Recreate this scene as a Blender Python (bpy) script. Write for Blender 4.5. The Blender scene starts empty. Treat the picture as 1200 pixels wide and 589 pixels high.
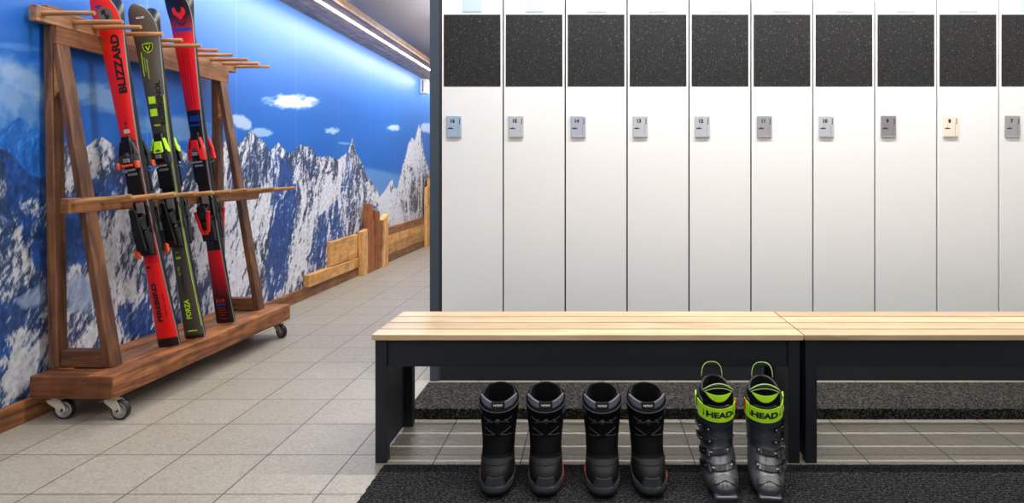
import bpy, bmesh, math, random
import numpy as np
from mathutils import Vector, Matrix
random.seed(7)
R = math.radians
scene = bpy.context.scene
COL = scene.collection

# ------------------------------------------------------------------ materials
def s2l(c):
    return tuple(((v/255)/12.92 if v/255 <= .04045 else (((v/255)+.055)/1.055)**2.4) for v in c)

def new_mat(name):
    m = bpy.data.materials.new(name); m.use_nodes = True
    nt = m.node_tree
    return m, nt, nt.nodes['Principled BSDF']

def plain(name, rgb, rough=.5, metal=0., var=.06, scale=40., bump=0., spec=.5, coat=0.):
    """base colour with a little procedural variation"""
    m, nt, b = new_mat(name)
    c = s2l(rgb)
    tc = nt.nodes.new('ShaderNodeTexCoord'); nz = nt.nodes.new('ShaderNodeTexNoise')
    nz.inputs['Scale'].default_value = scale; nz.inputs['Detail'].default_value = 4
    nt.links.new(tc.outputs['Object'], nz.inputs['Vector'])
    r = nt.nodes.new('ShaderNodeValToRGB')
    r.color_ramp.elements[0].position = .3; r.color_ramp.elements[1].position = .7
    r.color_ramp.elements[0].color = (*[v*(1-var) for v in c], 1)
    r.color_ramp.elements[1].color = (*[min(1, v*(1+var)) for v in c], 1)
    nt.links.new(nz.outputs['Fac'], r.inputs['Fac']); nt.links.new(r.outputs['Color'], b.inputs['Base Color'])
    b.inputs['Roughness'].default_value = rough; b.inputs['Metallic'].default_value = metal
    b.inputs['Specular IOR Level'].default_value = spec
    b.inputs['Coat Weight'].default_value = coat
    if bump:
        bp = nt.nodes.new('ShaderNodeBump'); bp.inputs['Strength'].default_value = bump; bp.inputs['Distance'].default_value = .002
        nt.links.new(nz.outputs['Fac'], bp.inputs['Height']); nt.links.new(bp.outputs['Normal'], b.inputs['Normal'])
    return m

def wood(name, light, dark, axis='Y', rough=.55, scale=1., knots=.35, bump=.35):
    m, nt, b = new_mat(name)
    tc = nt.nodes.new('ShaderNodeTexCoord'); mp = nt.nodes.new('ShaderNodeMapping')
    sc = {'X': (1.6, 22, 22), 'Y': (22, 1.6, 22), 'Z': (22, 22, 1.6)}[axis]
    mp.inputs['Scale'].default_value = [v*scale for v in sc]
    oi = nt.nodes.new('ShaderNodeObjectInfo'); ml = nt.nodes.new('ShaderNodeMath'); ml.operation = 'MULTIPLY'; ml.inputs[1].default_value = 37
    nt.links.new(oi.outputs['Random'], ml.inputs[0]); nt.links.new(ml.outputs[0], mp.inputs['Location'])
    nt.links.new(tc.outputs['Object'], mp.inputs['Vector'])
    n1 = nt.nodes.new('ShaderNodeTexNoise'); n1.inputs['Scale'].default_value = 1.; n1.inputs['Detail'].default_value = 8
    n1.inputs['Distortion'].default_value = 1.2; n1.inputs['Roughness'].default_value = .62
    nt.links.new(mp.outputs[0], n1.inputs['Vector'])
    r = nt.nodes.new('ShaderNodeValToRGB')
    r.color_ramp.elements[0].position = .36; r.color_ramp.elements[1].position = .66
    r.color_ramp.elements[0].color = (*s2l(dark), 1); r.color_ramp.elements[1].color = (*s2l(light), 1)
    nt.links.new(n1.outputs['Fac'], r.inputs['Fac'])
    n2 = nt.nodes.new('ShaderNodeTexNoise'); n2.inputs['Scale'].default_value = 9*scale; n2.inputs['Detail'].default_value = 3
    nt.links.new(tc.outputs['Object'], n2.inputs['Vector'])
    r2 = nt.nodes.new('ShaderNodeValToRGB'); r2.color_ramp.elements[0].position = .3; r2.color_ramp.elements[1].position = .55
    r2.color_ramp.elements[0].color = (1-knots, 1-knots, 1-knots, 1); r2.color_ramp.elements[1].color = (1, 1, 1, 1)
    nt.links.new(n2.outputs['Fac'], r2.inputs['Fac'])
    mx = nt.nodes.new('ShaderNodeMix'); mx.data_type = 'RGBA'; mx.blend_type = 'MULTIPLY'; mx.inputs['Factor'].default_value = 1
    nt.links.new(r.outputs[0], mx.inputs[6]); nt.links.new(r2.outputs[0], mx.inputs[7])
    hv = nt.nodes.new('ShaderNodeHueSaturation')
    mr = nt.nodes.new('ShaderNodeMapRange'); mr.inputs[3].default_value = .82; mr.inputs[4].default_value = 1.18
    nt.links.new(oi.outputs['Random'], mr.inputs[0]); nt.links.new(mr.outputs[0], hv.inputs['Value'])
    nt.links.new(mx.outputs[2], hv.inputs['Color']); nt.links.new(hv.outputs[0], b.inputs['Base Color'])
    b.inputs['Roughness'].default_value = rough
    bp = nt.nodes.new('ShaderNodeBump'); bp.inputs['Strength'].default_value = bump; bp.inputs['Distance'].default_value = .003
    nt.links.new(n1.outputs['Fac'], bp.inputs['Height']); nt.links.new(bp.outputs['Normal'], b.inputs['Normal'])
    return m

def emit(name, rgb, strength):
    m, nt, b = new_mat(name)
    b.inputs['Base Color'].default_value = (*rgb, 1)
    b.inputs['Emission Color'].default_value = (*rgb, 1); b.inputs['Emission Strength'].default_value = strength
    return m

def tile_mat():
    m, nt, b = new_mat('floor_tile')
    tc = nt.nodes.new('ShaderNodeTexCoord'); mp = nt.nodes.new('ShaderNodeMapping')
    P = .305
    mp.inputs['Location'].default_value = (-(.963-10*P), -(2.809-20*P), 0)
    nt.links.new(tc.outputs['Object'], mp.inputs['Vector'])
    br = nt.nodes.new('ShaderNodeTexBrick'); br.offset = 0; br.squash = 1
    br.inputs['Scale'].default_value = 1; br.inputs['Brick Width'].default_value = P; br.inputs['Row Height'].default_value = P
    br.inputs['Mortar Size'].default_value = .0026; br.inputs['Mortar Smooth'].default_value = .2
    br.inputs['Color1'].default_value = (*s2l((176, 170, 156)), 1); br.inputs['Color2'].default_value = (*s2l((169, 163, 149)), 1)
    br.inputs['Mortar'].default_value = (*s2l((66, 62, 56)), 1)
    nt.links.new(mp.outputs[0], br.inputs['Vector'])
    n1 = nt.nodes.new('ShaderNodeTexNoise'); n1.inputs['Scale'].default_value = 48; n1.inputs['Detail'].default_value = 7; n1.inputs['Distortion'].default_value = 2.2
    nt.links.new(tc.outputs['Object'], n1.inputs['Vector'])
    r = nt.nodes.new('ShaderNodeValToRGB'); r.color_ramp.elements[0].position = .35; r.color_ramp.elements[1].position = .62
    r.color_ramp.elements[0].color = (.72, .71, .70, 1); r.color_ramp.elements[1].color = (1, 1, 1, 1)
    nt.links.new(n1.outputs['Fac'], r.inputs['Fac'])
    mx = nt.nodes.new('ShaderNodeMix'); mx.data_type = 'RGBA'; mx.blend_type = 'MULTIPLY'; mx.inputs['Factor'].default_value = 1
    nt.links.new(br.outputs['Color'], mx.inputs[6]); nt.links.new(r.outputs[0], mx.inputs[7]); nt.links.new(mx.outputs[2], b.inputs['Base Color'])
    b.inputs['Roughness'].default_value = .42
    bp = nt.nodes.new('ShaderNodeBump'); bp.inputs['Strength'].default_value = .4; bp.inputs['Distance'].default_value = .002; bp.invert = True
    nt.links.new(br.outputs['Fac'], bp.inputs['Height']); nt.links.new(bp.outputs['Normal'], b.inputs['Normal'])
    return m

def carpet_mat(name, c_dark, c_light, ribs):
    m, nt, b = new_mat(name)
    tc = nt.nodes.new('ShaderNodeTexCoord')
    n1 = nt.nodes.new('ShaderNodeTexNoise'); n1.inputs['Scale'].default_value = 120; n1.inputs['Detail'].default_value = 4; n1.inputs['Roughness'].default_value = .85
    nt.links.new(tc.outputs['Object'], n1.inputs['Vector'])
    r = nt.nodes.new('ShaderNodeValToRGB')
    r.color_ramp.elements[0].position = .47; r.color_ramp.elements[0].color = (*s2l(c_dark), 1)
    r.color_ramp.elements[1].position = .74; r.color_ramp.elements[1].color = (*s2l(c_light), 1)
    nt.links.new(n1.outputs['Fac'], r.inputs['Fac'])
    b.inputs['Roughness'].default_value = .95; b.inputs['Specular IOR Level'].default_value = .1
    col = r.outputs[0]; h = n1.outputs['Fac']
    if ribs:
        w = nt.nodes.new('ShaderNodeTexWave'); w.bands_direction = 'Y'; w.inputs['Scale'].default_value = 28; w.inputs['Distortion'].default_value = .5
        w.inputs['Detail'].default_value = 1
        nt.links.new(tc.outputs['Object'], w.inputs['Vector'])
        rr = nt.nodes.new('ShaderNodeValToRGB'); rr.color_ramp.elements[0].color = (.45, .45, .45, 1); rr.color_ramp.elements[1].color = (1, 1, 1, 1)
        nt.links.new(w.outputs['Fac'], rr.inputs['Fac'])
        mx = nt.nodes.new('ShaderNodeMix'); mx.data_type = 'RGBA'; mx.blend_type = 'MULTIPLY'; mx.inputs['Factor'].default_value = .8
        nt.links.new(col, mx.inputs[6]); nt.links.new(rr.outputs[0], mx.inputs[7]); col = mx.outputs[2]
        ad = nt.nodes.new('ShaderNodeMath'); ad.operation = 'ADD'; nt.links.new(h, ad.inputs[0]); nt.links.new(w.outputs['Fac'], ad.inputs[1]); h = ad.outputs[0]
    nt.links.new(col, b.inputs['Base Color'])
    bp = nt.nodes.new('ShaderNodeBump'); bp.inputs['Strength'].default_value = .8; bp.inputs['Distance'].default_value = .004
    nt.links.new(h, bp.inputs['Height']); nt.links.new(bp.outputs['Normal'], b.inputs['Normal'])
    return m

def speckle_mat():
    m, nt, b = new_mat('speckled_black')
    tc = nt.nodes.new('ShaderNodeTexCoord')
    base = nt.nodes.new('ShaderNodeTexNoise'); base.inputs['Scale'].default_value = 230; base.inputs['Detail'].default_value = 2
    nt.links.new(tc.outputs['Object'], base.inputs['Vector'])
    rb = nt.nodes.new('ShaderNodeValToRGB')
    rb.color_ramp.elements[0].position = .4; rb.color_ramp.elements[0].color = (*s2l((24, 24, 25)), 1)
    rb.color_ramp.elements[1].position = .72; rb.color_ramp.elements[1].color = (*s2l((52, 52, 52)), 1)
    nt.links.new(base.outputs['Fac'], rb.inputs['Fac'])
    v = nt.nodes.new('ShaderNodeTexVoronoi'); v.inputs['Scale'].default_value = 120
    nt.links.new(tc.outputs['Object'], v.inputs['Vector'])
    lt = nt.nodes.new('ShaderNodeMath'); lt.operation = 'LESS_THAN'; lt.inputs[1].default_value = .17
    nt.links.new(v.outputs['Distance'], lt.inputs[0])
    sep = nt.nodes.new('ShaderNodeSeparateColor'); nt.links.new(v.outputs['Color'], sep.inputs[0])
    gt = nt.nodes.new('ShaderNodeMath'); gt.operation = 'GREATER_THAN'; gt.inputs[1].default_value = .72
    nt.links.new(sep.outputs[0], gt.inputs[0])
    mu = nt.nodes.new('ShaderNodeMath'); mu.operation = 'MULTIPLY'; nt.links.new(lt.outputs[0], mu.inputs[0]); nt.links.new(gt.outputs[0], mu.inputs[1])
    mx = nt.nodes.new('ShaderNodeMix'); mx.data_type = 'RGBA'
    nt.links.new(mu.outputs[0], mx.inputs[0]); nt.links.new(rb.outputs[0], mx.inputs[6]); mx.inputs[7].default_value = (*s2l((140, 140, 138)), 1)
    nt.links.new(mx.outputs[2], b.inputs['Base Color']); b.inputs['Roughness'].default_value = .5
    b.inputs['Specular IOR Level'].default_value = .25
    return m

M = {}
M['tile'] = tile_mat()
M['carpet'] = carpet_mat('ribbed_carpet', (18, 18, 20), (120, 120, 122), True)
M['carpet_rear'] = carpet_mat('flecked_carpet', (20, 20, 20), (142, 138, 132), False)
M['speckle'] = speckle_mat()
M['wall'] = plain('wall_paint', (205, 203, 200), .8)
M['ceil'] = plain('ceiling_paint', (232, 228, 230), .85)
M['white'] = plain('white_laminate', (232, 232, 230), .38, var=.01, scale=3, spec=.35)
M['white_edge'] = plain('white_edging', (246, 246, 244), .4, var=.01)
M['anthracite'] = plain('anthracite_powder_coat', (25, 30, 38), .5, var=.05, scale=90, spec=.4)
M['panel_grey'] = plain('blue_grey_panel', (56, 68, 79), .5, var=.03, scale=5)
M['gap'] = plain('dark_gap', (52, 52, 52), .7)
M['steel'] = plain('brushed_lock_metal', (200, 203, 210), .33, metal=.4, var=.03, scale=12)
M['label'] = plain('pale_blue_plate', (184, 204, 214), .3, var=.02, scale=8)
M['ink'] = plain('black_ink', (22, 22, 24), .5)
M['bench'] = wood('birch_slat', (224, 198, 160), (196, 164, 122), 'X', .32, knots=.06, bump=.05)
M['brownX'] = wood('reclaimed_wood_x', (150, 98, 58), (84, 48, 26), 'X')
M['brownY'] = wood('reclaimed_wood_y', (164, 108, 64), (98, 56, 30), 'Y')
M['brownZ'] = wood('reclaimed_wood_z', (138, 92, 58), (74, 44, 26), 'Z')
M['redwood'] = wood('red_brown_beam', (208, 134, 78), (108, 58, 30), 'Y', knots=.5)
M['redwoodX'] = wood('red_brown_beam_x', (168, 102, 58), (78, 42, 22), 'X', knots=.5)
M['greywoodY'] = wood('weathered_wood_y', (180, 134, 96), (108, 72, 46), 'Y')
M['peg'] = wood('peg_wood', (214, 164, 104), (158, 104, 56), 'X', .5, 1.4, .2)
M['fence_y'] = wood('larch_board_y', (240, 186, 112), (200, 138, 72), 'Y', .55)
M['fence_yd'] = wood('dark_larch_board_y', (184, 122, 72), (112, 68, 38), 'Y', .55)
M['fence_z'] = wood('larch_board_z', (244, 194, 124), (206, 146, 82), 'Z', .55)
M['fence_zr'] = wood('red_larch_board_z', (212, 128, 70), (160, 86, 44), 'Z', .55)
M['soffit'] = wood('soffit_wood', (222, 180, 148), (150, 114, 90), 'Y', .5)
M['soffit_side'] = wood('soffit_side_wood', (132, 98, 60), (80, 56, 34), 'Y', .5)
M['led'] = emit('led_strip_light', (1, .95, .86), 14)
M['lamp'] = emit('ceiling_lamp_diffuser', (1, .98, .95), 4)
M['plastic_white'] = plain('white_plastic', (230, 228, 224), .35)
M['rubber'] = plain('black_rubber', (20, 20, 21), .55)
M['cream'] = plain('cream_metal', (205, 200, 182), .4)
M['red_metal'] = plain('red_plate', (170, 30, 22), .4)
M['chrome'] = plain('zinc_metal', (190, 192, 194), .3, metal=.8)
M['black'] = plain('black_plastic', (16, 16, 18), .35, spec=.5)
M['black_gloss'] = plain('gloss_black_plastic', (20, 20, 22), .2)
M['dark_plastic'] = plain('dark_grey_plastic', (46, 46, 48), .4)
M['boot_black'] = plain('black_boot_fabric', (4, 4, 5), .85, var=.25, scale=160, bump=.25, spec=.12)
M['boot_toe'] = plain('black_boot_leather', (12, 12, 13), .6, var=.12, scale=60, bump=.1, spec=.22)
M['boot_inner'] = plain('black_liner_fabric', (13, 13, 14), .9, spec=.1)
M['boot_grey'] = plain('grey_boot_rubber', (50, 53, 58), .6)
M['boot_pad'] = plain('slate_tongue_pad', (100, 105, 116), .6)
M['boot_rim'] = plain('charcoal_collar', (40, 42, 46), .6)
M['lace'] = plain('grey_lace', (62, 64, 66), .5)
M['orange'] = plain('orange_red_rubber', (222, 66, 34), .5)
M['shell_grey'] = plain('gunmetal_shell', (68, 69, 75), .36, metal=.1, var=.04, scale=14, spec=.55)
M['shell_dark'] = plain('dark_navy_shell', (37, 41, 52), .38, var=.05, scale=12)
M['lime'] = plain('neon_lime', (190, 248, 30), .5)
M['lime_pale'] = plain('pale_lime_trim', (214, 250, 150), .5)
M['green'] = plain('green_trim', (70, 215, 120), .5)
M['red'] = plain('bright_red', (232, 30, 30), .35, spec=.5)
M['ski_red'] = plain('ski_red_lacquer', (238, 28, 26), .28, var=.02, spec=.5)
M['darkred'] = plain('dark_red_print', (150, 16, 24), .3)
M['ski_orange'] = plain('ski_orange_plastic', (236, 84, 40), .35)
M['navy'] = plain('blue_print', (28, 52, 150), .35)
M['ski_grey'] = plain('grey_print', (118, 112, 104), .35)
M['ski_edge'] = plain('ski_steel_edge', (150, 150, 148), .35, metal=.6)
M['ski_base'] = plain('ski_base_black', (26, 26, 28), .35)
M['ski_olive'] = plain('ski_olive_grey', (72, 71, 62), .34, var=.04, spec=.5)

def ski_ramp(name, stops, rough=.28):
    """stops: (height along the ski in metres, colour) with hard changes; 'L' stops blend"""
    m, nt, b = new_mat(name)
    tc = nt.nodes.new('ShaderNodeTexCoord'); sp = nt.nodes.new('ShaderNodeSeparateXYZ'); nt.links.new(tc.outputs['Object'], sp.inputs[0])
    dv = nt.nodes.new('ShaderNodeMath'); dv.operation = 'DIVIDE'; dv.inputs[1].default_value = 2.; nt.links.new(sp.outputs['Z'], dv.inputs[0])
    r = nt.nodes.new('ShaderNodeValToRGB'); cr = r.color_ramp
    e0 = cr.elements[0]; e0.position = stops[0][0]/2; e0.color = (*s2l(stops[0][1]), 1)
    cr.elements[1].position = 1; cr.elements[1].color = (*s2l(stops[-1][1]), 1)
    for z, c in stops[1:]:
        e = cr.elements.new(z/2); e.color = (*s2l(c), 1)
    nt.links.new(dv.outputs[0], r.inputs['Fac']); nt.links.new(r.outputs[0], b.inputs['Base Color'])
    b.inputs['Roughness'].default_value = rough
    return m

# ------------------------------------------------------------------ object helpers
def tag(o, label=None, cat=None, group=None, kind=None):
    if label: o['label'] = label
    if cat: o['category'] = cat
    if group: o['group'] = group
    if kind: o['kind'] = kind
    return o

def empty(name, loc=(0, 0, 0), rz=0., label=None, cat=None, group=None):
    o = bpy.data.objects.new(name, None); COL.objects.link(o)
    o.location = loc; o.rotation_euler = (0, 0, rz); o.empty_display_size = .1
    return tag(o, label, cat, group)

def copy_tree(o, parent=None):
    c = o.copy(); COL.objects.link(c)
    if parent: c.parent = parent
    for ch in list(o.children): copy_tree(ch, c)
    return c

class MB:
    """collects shapes into one mesh, with material slots"""
    def __init__(s): s.bm = bmesh.new(); s.mats = []; s.cur = 0
    def mat(s, m):
        if isinstance(m, str): m = M[m]
        if m not in s.mats: s.mats.append(m)
        s.cur = s.mats.index(m); return s
    def _fin(s, faces, smooth=False):
        for f in faces: f.material_index = s.cur; f.smooth = smooth
    def box(s, x0, x1, y0, y1, z0, z1, bev=0., mtx=None):
        vs = [s.bm.verts.new((x, y, z)) for x in (x0, x1) for y in (y0, y1) for z in (z0, z1)]
        q = [(0, 1, 3, 2), (4, 6, 7, 5), (0, 4, 5, 1), (2, 3, 7, 6), (0, 2, 6, 4), (1, 5, 7, 3)]
        fs = [s.bm.faces.new([vs[i] for i in k]) for k in q]
        s._fin(fs)
        if mtx is not None: bmesh.ops.transform(s.bm, matrix=mtx, verts=vs)
        if bev:
            es = list({e for f in fs for e in f.edges})
            r = bmesh.ops.bevel(s.bm, geom=es, offset=bev, segments=2, affect='EDGES', profile=.5)
            for f in r['faces']: f.material_index = s.cur
        return s
    def hull8(s, pts, bev=0.):
        """box from 8 corners: bottom 4 ccw then top 4 ccw"""
        vs = [s.bm.verts.new(p) for p in pts]
        q = [(3, 2, 1, 0), (4, 5, 6, 7), (0, 1, 5, 4), (1, 2, 6, 5), (2, 3, 7, 6), (3, 0, 4, 7)]
        fs = [s.bm.faces.new([vs[i] for i in k]) for k in q]; s._fin(fs)
        if bev:
            es = list({e for f in fs for e in f.edges})
            r = bmesh.ops.bevel(s.bm, geom=es, offset=bev, segments=2, affect='EDGES', profile=.5)
            for f in r['faces']: f.material_index = s.cur
        return s
    def tube(s, pts, r, n=10, caps=True, closed=False):
        pts = [Vector(p) for p in pts]; rings = []
        L = len(pts)
        rr = r if isinstance(r, (list, tuple)) else [r]*L
        up = None
        for i, p in enumerate(pts):
            a = pts[(i-1) % L] if (i > 0 or closed) else p
            b = pts[(i+1) % L] if (i < L-1 or closed) else p
            t = (b-a).normalized()
            if up is None:
                up = Vector((0, 0, 1)) if abs(t.z) < .9 else Vector((1, 0, 0))
            sx = t.cross(up)
            if sx.length < 1e-4: sx = t.cross(Vector((1, 0, .01)))
            sx.normalize(); up = sx.cross(t).normalized()
            rings.append([s.bm.verts.new(p + rr[i]*(math.cos(k*2*math.pi/n)*sx + math.sin(k*2*math.pi/n)*up)) for k in range(n)])
        fs = []
        for i in range(L if closed else L-1):
            A, B = rings[i], rings[(i+1) % L]
            for k in range(n): fs.append(s.bm.faces.new((A[k], A[(k+1) % n], B[(k+1) % n], B[k])))
        s._fin(fs, True)
        if caps and not closed:
            s._fin([s.bm.faces.new(rings[0][::-1]), s.bm.faces.new(rings[-1])])
        return s
    def lathe(s, prof, origin, axis='Z', n=24, closed=False):
        """prof: (radius, height) pairs"""
        o = Vector(origin)
        ax = {'Z': (Vector((1, 0, 0)), Vector((0, 1, 0)), Vector((0, 0, 1))), 'Y': (Vector((1, 0, 0)), Vector((0, 0, 1)), Vector((0, 1, 0))), 'X': (Vector((0, 1, 0)), Vector((0, 0, 1)), Vector((1, 0, 0)))}[axis]
        rings = [[s.bm.verts.new(o + max(r, 1e-5)*(math.cos(k*2*math.pi/n)*ax[0]+math.sin(k*2*math.pi/n)*ax[1]) + h*ax[2]) for k in range(n)] for r, h in prof]
        fs = []
        L = len(rings)
        for i in range(L if closed else L-1):
            A, B = rings[i], rings[(i+1) % L]
            for k in range(n): fs.append(s.bm.faces.new((A[k], A[(k+1) % n], B[(k+1) % n], B[k])))
        s._fin(fs, True); return s
    def prism(s, pts, y0, y1, plane='XZ', smooth=False):
        """polygon in a plane extruded along the third axis from y0 to y1"""
        f3 = {'XZ': lambda a, b, c: (a, c, b), 'YZ': lambda a, b, c: (c, a, b), 'XY': lambda a, b, c: (a, b, c)}[plane]
        A = [s.bm.verts.new(f3(a, b, y0)) for a, b in pts]; B = [s.bm.verts.new(f3(a, b, y1)) for a, b in pts]
        fs = [s.bm.faces.new(A), s.bm.faces.new(B[::-1])]
        n = len(pts)
        for k in range(n): fs.append(s.bm.faces.new((A[k], B[k], B[(k+1) % n], A[(k+1) % n])))
        s._fin(fs, smooth); return s
    def grid(s, P, closed_u=False, closed_v=False, smooth=True):
        """P[i][j] points -> quads"""
        V = [[s.bm.verts.new(p) for p in row] for row in P]
        fs = []
        I, J = len(V), len(V[0])
        for i in range(I if closed_u else I-1):
            for j in range(J if closed_v else J-1):
                a, b, c, d = V[i][j], V[i][(j+1) % J], V[(i+1) % I][(j+1) % J], V[(i+1) % I][j]
                try: fs.append(s.bm.faces.new((a, b, c, d)))
                except ValueError: pass
        s._fin(fs, smooth); return V
    def build(s, name, parent=None, auto=True):
        bmesh.ops.recalc_face_normals(s.bm, faces=s.bm.faces[:])
        me = bpy.data.meshes.new(name); s.bm.to_mesh(me); s.bm.free()
        for m in s.mats: me.materials.append(m)
        o = bpy.data.objects.new(name, me); COL.objects.link(o)
        if parent: o.parent = parent
        return o

def box_obj(name, mat, dims, parent=None, bev=0.):
    return MB().mat(mat).box(*dims, bev=bev).build(name, parent)

def text_mesh(txt, size, bold=0., extrude=.0004, width=None):
    """flat text as (verts, faces) centred on the origin in XY, letters upright along Y"""
    cu = bpy.data.curves.new('txt', 'FONT'); cu.body = txt; cu.size = size; cu.offset = bold; cu.extrude = extrude; cu.resolution_u = 3
    ob = bpy.data.objects.new('txt', cu); COL.objects.link(ob)
    bpy.context.view_layer.update()
    me = bpy.data.meshes.new_from_object(ob.evaluated_get(bpy.context.evaluated_depsgraph_get()))
    v = [tuple(p.co) for p in me.vertices]; f = [tuple(p.vertices) for p in me.polygons]
    bpy.data.objects.remove(ob); bpy.data.curves.remove(cu); bpy.data.meshes.remove(me)
    xs = [p[0] for p in v]; ys = [p[1] for p in v]
    cx, cy = (min(xs)+max(xs))/2, (min(ys)+max(ys))/2
    k = 1. if width is None else width/(max(xs)-min(xs))
    return [((x-cx)*k, (y-cy), z) for x, y, z in v], f

def add_text(mb, txt, size, fn, bold=0., width=None, extrude=.0004, wrap=0.):
    v, f = text_mesh(txt, size, bold, extrude, width)
    if wrap:            # cut the letters into narrow strips so that they follow a curved surface
        b = bmesh.new(); bv = [b.verts.new(p) for p in v]
        for k in f:
            try: b.faces.new([bv[i] for i in k])
            except ValueError: pass
        x = min(p[0] for p in v)+wrap; xm = max(p[0] for p in v)
        while x < xm:
            bmesh.ops.bisect_plane(b, geom=b.verts[:]+b.edges[:]+b.faces[:], plane_co=(x, 0, 0), plane_no=(1, 0, 0)); x += wrap
        b.verts.index_update(); v = [tuple(p.co) for p in b.verts]; f = [tuple(q.index for q in k.verts) for k in b.faces]; b.free()
    vs = [mb.bm.verts.new(fn(*p)) for p in v]
    for k in f:
        try:
            q = mb.bm.faces.new([vs[i] for i in k]); q.material_index = mb.cur
        except ValueError: pass

# ------------------------------------------------------------------ room shell
XL, XR, YB, YE, YF, ZC = -2.335, 2.32, 3.93, 10.6, -1.6, 2.62
def struct(name, mat, dims, bev=0.): return tag(box_obj(name, mat, dims, bev=bev), kind='structure')
struct('floor', 'tile', (XL-.1, XR+.1, YF-.1, YE+.1, -.1, 0))
struct('ceiling', 'ceil', (XL-.1, XR+.1, YF-.1, YE+.1, ZC, ZC+.1))
struct('wall_right', 'wall', (XR, XR+.1, YF, YB, 0, ZC))
struct('wall_front', 'wall', (XL, XR, YF-.1, YF, 0, ZC))
struct('wall_back', 'wall', (-.775, XR, YB, YB+.1, 0, ZC))
struct('wall_corridor', 'wall', (-.775, -.675, YB+.1, YE, 0, ZC))
struct('wall_end', 'wall', (XL, -.775, YE, YE+.1, 0, ZC))
struct('baseboard_left', 'fence_yd', (XL, XL+.03, YF, YE, 0, .088), .003)

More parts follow.
